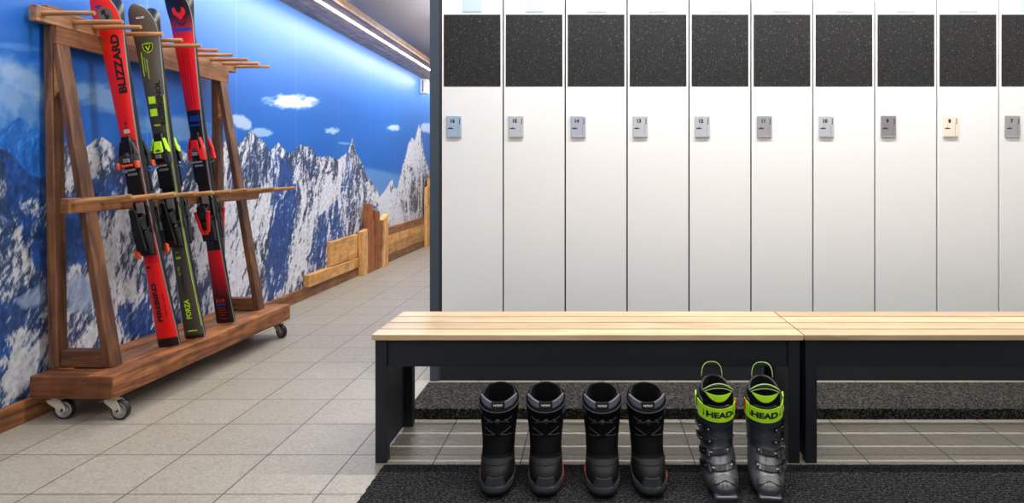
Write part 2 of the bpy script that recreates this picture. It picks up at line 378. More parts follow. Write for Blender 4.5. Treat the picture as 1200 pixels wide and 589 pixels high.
# mural wall: the printed mountain picture as a fine mesh carrying its print colours
def mural():
    rng = np.random.RandomState(11)
    F, X = 816., -XL
    def perm(seed):
        r = np.random.RandomState(seed); p = r.permutation(512); a = r.rand(512)*2*np.pi
        return p, np.cos(a), np.sin(a)
    def perlin(x, y, seed):
        p, gx, gy = perm(seed)
        xi = np.floor(x).astype(int); yi = np.floor(y).astype(int); xf = x-xi; yf = y-yi
        def g(ix, iy, dx, dy):
            h = p[(p[ix & 511]+iy) & 511]; return gx[h]*dx+gy[h]*dy
        u = xf*xf*xf*(xf*(xf*6-15)+10); v = yf*yf*yf*(yf*(yf*6-15)+10)
        a = g(xi, yi, xf, yf); b = g(xi+1, yi, xf-1, yf); c = g(xi, yi+1, xf, yf-1); d = g(xi+1, yi+1, xf-1, yf-1)
        return (a*(1-u)+b*u)*(1-v)+(c*(1-u)+d*u)*v
    def fbm(x, y, seed, o=5, gain=.5, ridged=False):
        t = 0; a = 1; tot = 0
        for k in range(o):
            n = perlin(x*2**k+17.3*k, y*2**k-9.1*k, seed+k)
            if ridged: n = 1-2*np.abs(n)*1.4
            t = t+a*n; tot += a; a *= gain
        return t/tot
    # columns: even steps near the camera's side of the wall, coarser towards the viewer's back
    cols = np.concatenate([np.linspace(YF, 1.9, 90)[:-1], 1/np.linspace(1/1.9, 1/YE, 1150)])
    rows = np.linspace(.0, ZC, 500)
    Y, Z = np.meshgrid(cols, rows)                # rows x cols
    U = 696-F*X/np.maximum(Y, 1.0); V = 201-(Z-1.018)*F/np.maximum(Y, 1.0)
    wx = fbm(Y*3, Z*3, 101, 4); wz = fbm(Y*3, Z*3, 131, 4)
    # ---- sky
    t = np.clip((2.25-Z)/1.1, 0, 1)[..., None]
    sky = (1-t)*np.array([66, 128, 212.])+t*np.array([0, 86, 184.])
    t2 = np.clip((V-90)/90, 0, 1)[..., None]
    sky = sky*(1-.30*t2)+np.array([40, 140, 226.])*.30*t2
    n = fbm(Y*1.3+3, Z*2.6, 201, 6, .55)
    left = np.clip((190-U)/150, 0, 1)
    def blob(px, py, rx, ry, amp=1., rot=0., rough=1.1, edge=.5):
        du = (U-px); dv = (V-py); c, s_ = math.cos(rot), math.sin(rot)
        a = (du*c+dv*s_)/rx; b = (-du*s_+dv*c)/ry
        nn = 1.5*fbm(U/rx*2.6+px, V/ry*1.6+py, 211, 6, .62)
        return amp*np.clip((1-(a*a+b*b)+rough*nn)/edge, 0, 1)
    def over(base, col, m): return base*(1-m[..., None])+np.array(col, float)*m[..., None]
    sky = over(sky, [36, 100, 190], .55*left)
    sky = over(sky, [150, 178, 215], blob(12, 112, 62, 48, .75, .5, .9, .9))
    sky = over(sky, [165, 188, 220], blob(30, 95, 60, 16, .4, .55, .9, .9))
    sky = over(sky, [150, 180, 218], blob(112, 112, 60, 18, .75, .25, .9, .8))
    sky = over(sky, [140, 172, 215], blob(205, 150, 60, 18, .7, .1, .9, .8))
    sky = over(sky, [120, 165, 225], blob(20, 55, 40, 5, .4, .1, .9, .8))
    sky = over(sky, [226, 232, 244], blob(343, 119, 34, 10, 1., .05, 1., .7))
    sky = over(sky, [190, 208, 236], blob(283, 143, 15, 9, .9, .5, .6, .5))
    sky = over(sky, [170, 200, 236], blob(306, 155, 15, 6, .85, .05, .6, .5))
    sky = over(sky, [190, 212, 240], blob(389, 153, 10, 4.5, .9, 0, 1., .7))
    sky = over(sky, [150, 190, 236], blob(404, 168, 9, 1.7, .7, .1, .6, .5))
    sky = over(sky, [210, 225, 244], blob(461, 149.5, 9, 4.2, .9, 0, 1., .7))
    sky = over(sky, [205, 220, 244], blob(503, 150, 12, 7, .9, .1, .6, .5))
    wedge = np.clip((V-(193+(U-425)*.2))/5, 0, 1)*np.clip((U-424)/6, 0, 1)
    sky = over(sky, [104, 152, 214], .8*wedge)
    # ---- ridge lines
    def ridge(pts, jag, seed, fr=9.):
        px = [p[0] for p in pts]; py = [p[1] for p in pts]
        r = np.interp(U, px, py)
        return r - jag*fbm(Y*fr, Z*0+seed, seed, 5, .6)*np.clip(U/200, .5, 1.)
    main = [(-2000, 150), (-300, 150), (-40, 172), (0, 174), (10, 176), (22, 192), (36, 204), (48, 208), (60, 200), (72, 188), (76, 166), (84, 174), (92, 179), (102, 171), (112, 162), (120, 160), (128, 166), (136, 168), (150, 186), (165, 196), (180, 200), (195, 184), (204, 172), (209, 168), (216, 178), (228, 182), (240, 182), (247, 173), (253, 165), (258, 170), (267, 160), (275, 170), (282, 165), (286, 162), (290.4, 155.5), (294.5, 153), (298.5, 156.5), (302.6, 161.6), (306.7, 162.6), (311.8, 168.7), (315.8, 177), (320, 174), (323.4, 169.7), (326.4, 165.5), (329, 170), (334, 176), (339, 179), (344.4, 175), (351.5, 169), (357.6, 170.7), (363.7, 170.7), (367.8, 175.8), (373, 183.4), (380, 183), (386.5, 182), (390, 185), (396.3, 186), (402.4, 181), (407.5, 178), (410.6, 168), (413.2, 161.5), (415, 168), (416.7, 178), (421.8, 186), (425.8, 193), (430, 207.4), (433.4, 209), (439, 217.6), (445, 229.8), (450.3, 223.7), (455.4, 215.6), (459.5, 209), (462.5, 219.6), (465.6, 219.6), (471.7, 195), (475.8, 181), (478.8, 166.7), (482.9, 160), (486, 164.6), (489, 152.4), (491.5, 143), (493.3, 152.4), (495, 166.7), (498, 185), (502, 195), (530, 230)]
    rl = ridge(main, 5., 301)
    hazy = [(-2000, 120), (-100, 130), (-20, 146), (0, 150), (8, 149), (15, 141), (22, 136), (30, 140), (38, 151), (48, 158), (60, 172), (76, 190), (100, 210), (600, 300)]
    rh = ridge(hazy, 5., 311)
    # ---- relief for rock and snow
    sx = Y*2.1+.5*wx+.35*Z; sz = Z*1.15+.5*wz
    h = fbm(sx, sz, 401, 8, .60, True)*.62 + fbm(Y*6+Z*3, Z*2.4-Y*1., 451, 6, .62, True)*.2
    gz, gy = np.gradient(h, rows, cols)
    gscale = np.sqrt(gy**2+gz**2)+1e-6
    lit = (-gy*.8+gz*.55)
    lit = np.tanh(lit*.22)
    fine = fbm(Y*34, Z*26, 501, 4, .65)
    mid = fbm(Y*7+wx*2, Z*5+wz*2, 521, 5, .55)
    hr = np.interp(np.linspace(-100, 560, 2641), [p[0] for p in main], [p[1] for p in main])
    hr = np.convolve(np.pad(hr, 4, 'edge'), np.ones(9)/9, 'valid'); dr = np.gradient(hr, .25)
    below = np.clip(V-rl, 0, 400)
    rib = np.interp(U+9*wx+.10*below*np.sin(U*.11), np.linspace(-100, 560, 2641), dr)
    rib = np.tanh(-rib*.8)*np.exp(-below/55.)*np.clip((U-180)/120, .2, 1)
    kk = np.interp(Y, [2, 3.2, 5, 8, 10], [.85, .8, .5, .15, .05])
    cc = Y-kk*Z
    crag = fbm(cc*8+1.6*wx, Z*1.9+1.2*wz, 541, 6, .62, True)
    crag2 = fbm(cc*19+1.2*wx, Z*5+wz, 561, 5, .6, True)
    big = fbm(cc*2.0+.8*wx, Z*1.1, 581, 4, .5)
    val = .66+.26*lit+.42*fine+.30*mid+.85*big-1.05*np.clip(crag-.42, -.1, 1)-.55*np.clip(crag2-.45, -.1, 1)+.22*rib
    # named regions of the print
    def poly(pts, warp=7.):
        out = np.zeros_like(U)
        for sd in (0, 1, 2, 3):
            uu = U+warp*(wx*1.6+fine*.7)+(sd-1.5)*1.6; vv = V+warp*(wz*1.6+mid*.5)+((sd*7) % 4-1.5)*1.6
            ins = np.zeros(U.shape, bool); n_ = len(pts); j = n_-1
            for i in range(n_):
                xi, yi = pts[i]; xj, yj = pts[j]
                c = ((yi > vv) != (yj > vv)) & (uu < (xj-xi)*(vv-yi)/((yj-yi) if yj != yi else 1e-9)+xi)
                ins ^= c; j = i
            out += ins
        return out/4
    blue = np.zeros_like(U); snow = np.zeros_like(U); fog = np.zeros_like(U)
    for pl in ([(324, 178), (338, 190), (347, 215), (346, 262), (338, 330), (322, 358), (310, 352), (312, 318), (318, 280), (320, 235)],
               [(376, 250), (398, 232), (404, 268), (396, 300), (376, 318), (366, 340), (354, 352), (356, 322), (366, 292)],
               [(6, 182), (26, 192), (44, 208), (56, 222), (56, 325), (34, 308), (20, 262), (10, 232), (14, 205)],
               [(0, 350), (6, 366), (0, 396), (-60, 400), (-60, 330)], [(0, 395), (14, 402), (10, 418), (-30, 425), (-30, 390)],
               [(74, 232), (98, 228), (104, 262), (100, 310), (84, 312), (78, 270)], [(100, 212), (136, 206), (150, 236), (128, 248), (108, 262)],
               [(136, 170), (150, 186), (160, 205), (158, 230), (142, 214), (134, 196)], [(172, 320), (186, 318), (190, 352), (176, 356)], [(204, 196), (214, 190), (218, 206), (208, 214)],
               [(140, 362), (176, 350), (176, 392), (146, 392)], [(404, 182), (411, 176), (413, 215), (407, 250), (401, 236)], [(432, 236), (440, 240), (436, 262), (428, 262)]):
        blue = np.maximum(blue, poly(pl))
    for pl in ([(396, 205), (406, 208), (396, 226), (374, 250), (362, 282), (352, 318), (338, 348), (322, 366), (314, 366), (334, 320), (346, 278), (360, 250), (376, 228)],
               [(262, 232), (318, 214), (316, 262), (306, 318), (296, 360), (262, 362)], [(70, 196), (84, 200), (86, 232), (76, 240)], [(98, 168), (118, 176), (126, 196), (104, 196)],
               [(0, 206), (12, 214), (10, 230), (0, 238)], [(20, 236), (44, 234), (50, 246), (28, 252)],
               [(118, 262), (150, 232), (158, 262), (152, 300), (138, 318), (120, 300)], [(108, 300), (140, 316), (158, 330), (164, 362), (150, 372), (120, 330)],
               [(0, 400), (26, 386), (50, 382), (54, 408), (40, 440), (20, 462), (0, 474)], [(80, 408), (112, 380), (116, 396), (100, 418), (78, 420)],
               [(398, 180), (410, 190), (404, 206), (392, 204)], [(352, 300), (384, 318), (382, 336), (360, 340)], [(430, 214), (462, 222), (470, 262), (434, 268)], [(226, 240), (244, 232), (250, 300), (240, 340), (228, 300)]):
        snow = np.maximum(snow, poly(pl))
    for pl in ([(18, 352), (36, 342), (52, 330), (54, 358), (30, 364)], [(78, 336), (90, 318), (106, 330), (104, 364), (80, 366)], [(100, 330), (120, 330), (124, 352), (104, 356)]):
        fog = np.maximum(fog, poly(pl, 5.))
    dim = np.clip((190-U)/170, 0, 1)
    val = val-.24*dim-.36*blue+.40*snow*(.75+.5*mid)
    val = val+.12*np.clip((U-330)/150, 0, 1)
    s = np.clip((val-.27)/.46, 0, 1); s = s*s*(3-2*s)
    bmix = np.clip(.42+.9*fbm(Y*1.1+5, Z*1.1, 601, 3)+.75*blue+.2*dim-.35*np.clip((U-380)/80, 0, 1), 0, 1)[..., None]
    dark = (1-bmix)*np.array([56, 60, 74.])+bmix*np.array([36, 74, 138.])
    dark = dark*(1+.9*fine[..., None]+.4*mid[..., None])
    dark = np.where(blue[..., None] > .3, dark*.9+.1*np.array([34, 76, 158.]), dark)
    bright = np.array([226, 228, 236.])*(1-.16*dim[..., None])
    bright = bright*(1+.28*fine[..., None]*1.0)
    mt = dark*(1-s[..., None])+bright*s[..., None]
    mt = over(mt, [150, 168, 200], .8*fog)
    hz = np.array([32, 96, 178.])+60*(fbm(Y*9, Z*8, 701, 5, .6)[..., None])+70*np.clip(lit, 0, 1)[..., None]*np.array([.5, .8, 1.])*.7
    k = np.clip((V-rh)/2.5, 0, 1)*np.clip((95-U)/15, 0, 1)*.9
    img = sky*(1-k[..., None])+hz*k[..., None]
    k = np.clip((V-rl)/1.2, 0, 1)[..., None]
    img = img*(1-k)+mt*k
    img = np.clip(img, 4, 250)/255
    lin = np.where(img <= .04045, img/12.92, ((img+.055)/1.055)**2.4)
    R_, C_ = Y.shape
    co = np.stack([np.full(Y.size, XL), Y.ravel(), Z.ravel()], 1).astype(np.float32)
    i = np.arange(R_-1)[:, None]*C_+np.arange(C_-1)[None, :]
    q = np.stack([i, i+1, i+C_+1, i+C_], -1).reshape(-1, 4).astype(np.int32)
    # a slab of wall behind the print
    base = len(co)
    sl = np.array([(XL-.1, y, z) for y in (YF, YE) for z in (0, ZC)]+[(XL-.0005, y, z) for y in (YF, YE) for z in (0, ZC)], np.float32)
    co = np.vstack([co, sl]); qs = np.array([(0, 2, 3, 1), (4, 5, 7, 6), (0, 1, 5, 4), (2, 6, 7, 3), (0, 4, 6, 2), (1, 3, 7, 5)], np.int32)+base
    q = np.vstack([q, qs])
    me = bpy.data.meshes.new('wall_left')
    me.vertices.add(len(co)); me.vertices.foreach_set('co', co.ravel())
    me.loops.add(q.size); me.loops.foreach_set('vertex_index', q.ravel())
    me.polygons.add(len(q)); me.polygons.foreach_set('loop_start', np.arange(0, q.size, 4, dtype=np.int32))
    me.update(calc_edges=True)
    ca = me.color_attributes.new('print', 'FLOAT_COLOR', 'POINT')
    rgba = np.ones((len(co), 4), np.float32); rgba[:base, :3] = lin.reshape(-1, 3); rgba[base:, :3] = .5
    ca.data.foreach_set('color', rgba.ravel())
    o = bpy.data.objects.new('wall_left', me); COL.objects.link(o); tag(o, kind='structure')
    m, nt, b = new_mat('mural_print')
    at = nt.nodes.new('ShaderNodeAttribute'); at.attribute_name = 'print'
    # faint joints between the wallpaper strips
    tc = nt.nodes.new('ShaderNodeTexCoord'); sp = nt.nodes.new('ShaderNodeSeparateXYZ'); nt.links.new(tc.outputs['Object'], sp.inputs[0])
    md = nt.nodes.new('ShaderNodeMath'); md.operation = 'PINGPONG'; md.inputs[1].default_value = .455; nt.links.new(sp.outputs['Y'], md.inputs[0])
    gt = nt.nodes.new('ShaderNodeMath'); gt.operation = 'LESS_THAN'; gt.inputs[1].default_value = .0022; nt.links.new(md.outputs[0], gt.inputs[0])
    mu = nt.nodes.new('ShaderNodeMath'); mu.operation = 'MULTIPLY'; mu.inputs[1].default_value = .35; nt.links.new(gt.outputs[0], mu.inputs[0])
    mx = nt.nodes.new('ShaderNodeMix'); mx.data_type = 'RGBA'; nt.links.new(mu.outputs[0], mx.inputs[0]); nt.links.new(at.outputs['Color'], mx.inputs[6])
    mx.inputs[7].default_value = (.35, .5, .7, 1)
    nt.links.new(mx.outputs[2], b.inputs['Base Color']); b.inputs['Roughness'].default_value = .42; b.inputs['Specular IOR Level'].default_value = .36
    me.materials.append(m)
mural()

# wooden soffit with the light strip
so = empty('wooden_soffit', (XL, 0, 2.286), 0, 'long brown wooden soffit along the top of the mural with a bright light strip', 'soffit')
def seg_soffit():
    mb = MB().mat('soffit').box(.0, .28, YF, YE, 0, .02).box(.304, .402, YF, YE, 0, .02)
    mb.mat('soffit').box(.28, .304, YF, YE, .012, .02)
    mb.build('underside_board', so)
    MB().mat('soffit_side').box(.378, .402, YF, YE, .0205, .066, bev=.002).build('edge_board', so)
    MB().mat('led').box(.281, .303, YF, YE, -.006, .0115).build('light_strip', so)
seg_soffit()

# ------------------------------------------------------------------ lockers
LX0, PITCH, LY = -.7437, .3016, 3.39
ztop = 2.02
struct_p = box_obj('locker_plinth', 'anthracite', (LX0+.001, LX0+10*PITCH, LY+.006, LY+.5, 0, .085))
tag(struct_p, 'long dark plinth under the row of white lockers', 'plinth')
ep = MB().mat('panel_grey').box(-.798, LX0-.012, LY-.004, LY+.52, 0, ztop+.02, bev=.001).mat('gap').box(LX0-.012, LX0-.001, LY+.004, LY+.52, 0, ztop).build('locker_end_panel')
tag(ep, 'tall blue-grey end panel at the left of the locker row', 'panel')

def make_locker():
    t = empty('locker', (LX0, LY, .086))
    w = PITCH
    MB().mat('gap').box(.0005, w-.0005, .019, .5, 0, ztop-.086).build('cabinet', t)
    d = MB().mat('white').box(.005, w-.003, 0, .018, .004, ztop-.09, bev=.0012).build('door', t)
    MB().mat('white_edge').box(.0046, .0076, -.0006, .017, .004, ztop-.09).build('edging', d)
    box_obj('speckled_panel', 'speckle', (.013, w-.0125, -.0022, .001, 1.433-.086, 1.782-.086), d, .0006)
    box_obj('name_plate', 'label', (w/2-.045, w/2+.049, -.003, .001, 1.795-.086, 1.90-.086), d, .0008)
    # the electronic lock
    z0, z1, x0, x1 = 1.184-.086, 1.290-.086, .028, .101
    mb = MB().mat('steel').box(x0, x1, -.009, -.0002, z0, z1, bev=.0035)
    mb.mat('chrome').box(x0+.002, x1-.002, -.0100, -.008, z0+.001, z0+.007, bev=.001)
    mb.mat('boot_pad').box(x1-.0165, x1-.0155, -.0096, -.0085, z0+.008, z1-.036)
    mb.mat('ink').box(x1-.0115, x1-.008, -.0096, -.0085, z1-.042, z1-.014)
    lk = mb.build('lock', t)
    return t
proto = make_locker()
numbers = [16, 15, 14, 13, 12, 11, 10, 9, 8, 7]
words = {16: 'the blue-grey end panel', 15: 'to the right of locker 16', 14: 'to the right of locker 15', 13: 'to the right of locker 14', 12: 'to the right of locker 13'}
lockers = [proto]+[copy_tree(proto) for _ in numbers[1:]]
locktint = {16: (176, 196, 214), 8: (246, 226, 208), 9: (150, 147, 152), 11: (170, 170, 174), 14: (184, 188, 206), 7: (164, 164, 168)}  # the palest tint is a warm reflection put into that lock's colour
for i, (o, nmb) in enumerate(zip(lockers, numbers)):
    o.location = (LX0+i*PITCH, LY, .086)
    pos = 'beside the blue-grey end panel' if nmb == 16 else ('rightmost of the row' if nmb == 7 else 'between lockers %d and %d' % (nmb+1, nmb-1))
    tag(o, 'tall white locker with speckled black panel and lock number %d, %s' % (nmb, pos), 'locker', 'white lockers in a row')
    lk = [c for c in o.children if c.name.startswith('lock')][0]
    if nmb in locktint:
        lk.data = lk.data.copy()
        c = locktint[nmb]; mt = plain('lock_metal_%d' % nmb, c, .33, metal=.4 if nmb != 8 else .1, var=.03, scale=12); lk.data.materials[0] = mt
    if nmb == 8: lk['label'] = 'cream coloured lock'
    mb = MB().mat('ink')
    xc, zc = .028+.030, 1.290-.086-.026
    add_text(mb, str(nmb), .024, lambda x, y, z: (xc+x, -.0095-z, zc+y), bold=.0012)
    add_text(mb, 'safeo', .011, lambda x, y, z: (xc-.010+x, -.0095-z, zc-.035+y), bold=.0005, width=.026)
    mb.prism([(xc-.0115, zc-.0265), (xc-.0075, zc-.0265), (xc-.0095, zc-.0225)], -.0099, -.0089)
    mb.build('lock_number', lk)

# ------------------------------------------------------------------ mats
def mat_slab(name, key, x0, x1, y0, y1, h, label):
    mb = MB().mat(key)
    nx, ny = 300, 120
    rs = np.random.RandomState(3)
    jit = rs.rand(nx+ny+10)
    mb.box(x0, x1, y0, y1, .0005, h, bev=.002)
    # frayed little tufts along the left and back edges
    for k in range(150):
        y = y0+(y1-y0)*(k+.5)/150; d = .0035*jit[k]
        mb.box(x0-d, x0+.004, y, y+.006, .001, h*.9)
    for k in range(260):
        x = x0+(x1-x0)*(k+.5)/260; d = .0035*jit[(k*7) % len(jit)]
        mb.box(x, x+.007, y1-.003, y1+d, .001, h*.9)
        mb.box(x, x+.007, y0-d, y0+.003, .001, h*.9)
    return tag(mb.build(name), label, 'mat')
mat_slab('floor_mat', 'carpet', -.722, 2.29, .9, 2.402, .009, 'black ribbed floor mat in front of the bench with boots on it')
mat_slab('floor_mat', 'carpet_rear', -.765, 2.29, 2.862, 3.222, .045, 'thick raised dark grey flecked mat lying between bench and lockers')

# ------------------------------------------------------------------ benches
def make_bench():
    t = empty('bench', (0, 0, 0))
    L = 1.499
    ys = [2.4160, 2.5155, 2.6230, 2.7300]; ye = [2.5045, 2.6115, 2.7185, 2.8220]
    for a, b in zip(ys, ye):
        o = MB().mat('bench').box(.0, L, a-2.416, b-2.416, .433, .452, bev=.0014).build('slat', t)
    for lx in (0.008, L-.008-.040):
        for ly in (.0165, .362):
            MB().mat('anthracite').box(lx, lx+.040, ly, ly+.040, .0, .432, bev=.0015).build('leg', t)
        xo = lx if lx < .5 else lx+.028
        MB().mat('anthracite').box(xo+.001, xo+.011, .057, .3615, .012, .4315).build('side_panel', t)
    MB().mat('anthracite').box(.0485, L-.0485, .026, .044, .335, .4315, bev=.001).build('front_rail', t)
    MB().mat('anthracite').box(.0485, L-.0485, .370, .388, .335, .4315, bev=.001).build('rear_rail', t)
    return t
b1 = make_bench(); b1.location = (-.772, 2.416, 0)
tag(b1, 'long bench with pale wooden slats and dark metal frame, boots in front of it', 'bench', 'slatted benches end to end')
b2 = copy_tree(b1); b2.location = (.7315, 2.416, 0)
tag(b2, 'right bench with pale wooden slats and dark frame, running out of frame', 'bench', 'slatted benches end to end')

# ------------------------------------------------------------------ ski rack
RK = empty('ski_rack', (-2.287, 2.82, 0), R(-1.5), 'reclaimed wood ski rack on castors with rows of pegs, standing before the mountain mural', 'ski rack')
ca, sa = math.cos(R(1.5)), math.sin(R(1.5))
def rk(x, y):           # room position -> rack position
    dx, dy = x+2.287, y-2.82
    return (dx*ca-dy*sa, dx*sa+dy*ca)
def warp_box(name, mat, dims, parent, bev=.004, seed=0, amp=.002, cuts=6):
    o = MB().mat(mat).box(*dims, bev=bev).build(name, parent)
    return o
BW = .345
warp_box('base_end_beam', 'redwoodX', (0, BW-.002, 0, .115, .099, .190), RK, .005)
warp_box('base_end_beam', 'redwoodX', (0, BW-.002, 1.43, 1.545, .099, .190), RK, .005)
warp_box('base_front_beam', 'redwood', (BW-.12, BW+.0015, .003, 1.548, .098, .191), RK, .005)
warp_box('base_rear_beam', 'redwood', (.0, .09, .116, 1.429, .099, .189), RK, .005)
warp_box('base_plank', 'greywoodY', (.091, BW-.121, .116, 1.429, .13, .184), RK, .003)
for (Y0, bx) in ((2.93, 0), (4.155, 0)):
    y0 = Y0-2.82
    # rear post, leaning leg, tie block between their feet, small wedge under the top
    MB().mat('brownZ').hull8([(-.012, y0, .1915), (.024, y0, .1915), (.024, y0+.062, .1915), (-.012, y0+.062, .1915), (-.034, y0, 1.635), (.0, y0, 1.635), (.0, y0+.062, 1.635), (-.034, y0+.062, 1.635)], .003).build('post', RK)
    MB().mat('brownZ').hull8([(.222, y0+.005, .1925), (.254, y0+.005, .1925), (.254, y0+.075, .1925), (.222, y0+.075, .1925), (-.012, y0+.005, 1.6), (.014, y0+.005, 1.6), (.014, y0+.075, 1.6), (-.012, y0+.075, 1.6)], .003).build('slanted_leg', RK)
    MB().mat('brownX').box(.030, .217, y0+.012, y0+.066, .1915, .262, bev=.003).build('foot_block', RK)
    MB().mat('peg').hull8([(.002, y0+.01, 1.33), (.030, y0+.01, 1.36), (.030, y0+.055, 1.36), (.002, y0+.055, 1.33), (-.004, y0+.01, 1.55), (.010, y0+.01, 1.55), (.010, y0+.055, 1.55), (-.004, y0+.055, 1.55)], .002).build('wedge_block', RK)
warp_box('top_beam', 'greywoodY', (-.030, .006, .03, 1.55, 1.636, 1.703), RK, .004)
MB().mat('brownY').box(.0, .023, .112, 1.43, 1.556, 1.6345, bev=.003).build('top_rail', RK)
# rough upper edge pieces on the top beam
MB().mat('brownY').box(-.026, .001, .09, .24, 1.7035, 1.716, bev=.003).build('batten', RK)
MB().mat('brownY').box(.106, .144, .025, 1.56, .846, .908, bev=.003).build('middle_rail', RK)
pegY = [2.88, 3.045, 3.163, 3.314, 3.466, 3.624, 3.78, 3.93, 4.09, 4.218, 4.356]
rs = random.Random(4)
for k, yy in enumerate(pegY):
    y = yy-2.82
    dz = rs.uniform(-.003, .003)
    MB().mat('peg').tube([(-.004, y, 1.673+dz), (.02, y, 1.673+dz), (.12, y, 1.674+dz), (.222, y, 1.673+dz), (.2245, y, 1.673+dz)], [.010, .0105, .0105, .0098, .0085], 12).build('peg', RK)
    z0 = .886
    MB().mat('peg').tube([(.138, y-.012, z0), (.17, y-.012, z0+.006), (.38, y-.004, z0+.032+dz), (.383, y-.004, z0+.0325+dz)], [.0105, .0105, .0095, .0085], 12).build('peg', RK)

def castor(x, y, rot):
    c = MB()
    c.mat('red_metal').box(-.032, .028, -.03, .03, .0945, .0975)
    c.mat('chrome').lathe([(0, .094), (.021, .094), (.023, .088), (.021, .083), (0, .083)], (0, 0, 0), 'Z', 20)
    c.mat('cream')
    for s_ in (-1, 1):
        y0, y1 = (s_*.0185, s_*.0165)
        c.prism([(-.027, .083), (.027, .083), (.048, .050), (.046, .034), (.034, .029), (.014, .044), (-.024, .070)], y0, y1)
    c.box(-.023, .023, -.0185, .0185, .080, .0835, bev=.001)
    o = c.build('castor', RK); o.location = (x, y, 0); o.rotation_euler = (0, 0, rot)
    w = MB().mat('rubber').lathe([(.033, -.011), (.0365, -.0125), (.039, -.010), (.0395, 0), (.039, .010), (.0365, .0125), (.033, .011)], (.034, 0, .0398), 'Y', 32, closed=True)
    w.mat('chrome').lathe([(.0335, -.010), (.028, -.0125), (.024, -.008), (.014, -.007), (.010, -.0115), (.0, -.0115)], (.034, 0, .0398), 'Y', 32)
    w.lathe([(.0335, .010), (.028, .0125), (.024, .008), (.014, .007), (.010, .0115), (.0, .0115)], (.034, 0, .0398), 'Y', 32)
    w.mat('dark_plastic').lathe([(0, -.022), (.005, -.022), (.006, -.019), (.006, .019), (.005, .022), (0, .022)], (.034, 0, .0398), 'Y', 12)
    w.build('wheel', o)
    b = MB().mat('chrome').hull8([(-.058, -.008, .066), (-.058, .008, .066), (-.014, .010, .080), (-.014, -.010, .080), (-.058, -.008, .0685), (-.058, .008, .0685), (-.014, .010, .0825), (-.014, -.010, .0825)])
    b.build('brake_lever', o)
castor(.068, .055, R(4)); castor(.305, .058, R(-6)); castor(.30, 1.48, R(-28)); castor(.07, 1.47, R(30))

# ------------------------------------------------------------------ skis
def width_at(t, L, tail, waist, tip):
    """half width at height t (tail on the floor)"""
    a = t/L
    w_t = tail+(waist-tail)*math.sin(min(a/.45, 1)*math.pi/2) if a < .45 else waist+(tip-waist)*(1-math.cos(min((a-.45)/.47, 1)*math.pi/2))
    if a > .92:
        k = (a-.92)/.08; w_t = tip*math.sqrt(max(0., 1-k**2.6))
    d = t/.022
    if d < 1: w_t = min(w_t, tail*(.80+.20*math.sqrt(1-(1-d)**2)))
    return w_t/2

def ski_board(L, tail, waist, tip, top, side, base='ski_base', name='board', parent=None):
    mb = MB()
    N = 84
    ts = [L*(1-math.cos(math.pi*i/N))/2 for i in range(N+1)]
    def yo(t):
        a = t/L
        c = .006*math.sin(math.pi*min(max(a/.9, 0), 1))
        if a > .88: c -= -.0 ; c = c - .42*((a-.88)*L)**2*1.2
        return -c if a <= .88 else -(.006*math.sin(math.pi*min(a/.9, 1)))-1.5*((a-.88)*L)**2
    def yfront(t): return yo(t)-(.004+.009*math.sin(math.pi*min(max(t/L, 0.04), .96)))
    ring = []
    for t in ts:
        w = max(width_at(t, L, tail, waist, tip), .0008); th = yfront(t); bk = yo(t); b = min(.003, w*.5)
        ring.append([(-w, bk, t), (-w, th+.003, t), (-w+b, th, t), (w-b, th, t), (w, th+.003, t), (w, bk, t)])
    bm = mb.bm; V = [[bm.verts.new(p) for p in r] for r in ring]
    mats = [side, 'ski_edge', top, 'ski_edge', side, base]
    for i in range(N):
        for k in range(6):
            mb.mat(mats[k]); f = bm.faces.new((V[i][k], V[i][(k+1) % 6], V[i+1][(k+1) % 6], V[i+1][k])); f.material_index = mb.cur; f.smooth = True if k in (2, 5) else False
    mb.mat(side); f = bm.faces.new(V[0]); f.material_index = mb.cur; f = bm.faces.new(V[-1][::-1]); f.material_index = mb.cur
    o = mb.build(name, parent)
    return o, yfront

def flatten(mb, y, k=.80):
    for v in mb.bm.verts:
        if v.co.y < y: v.co.y = y+(v.co.y-y)*k

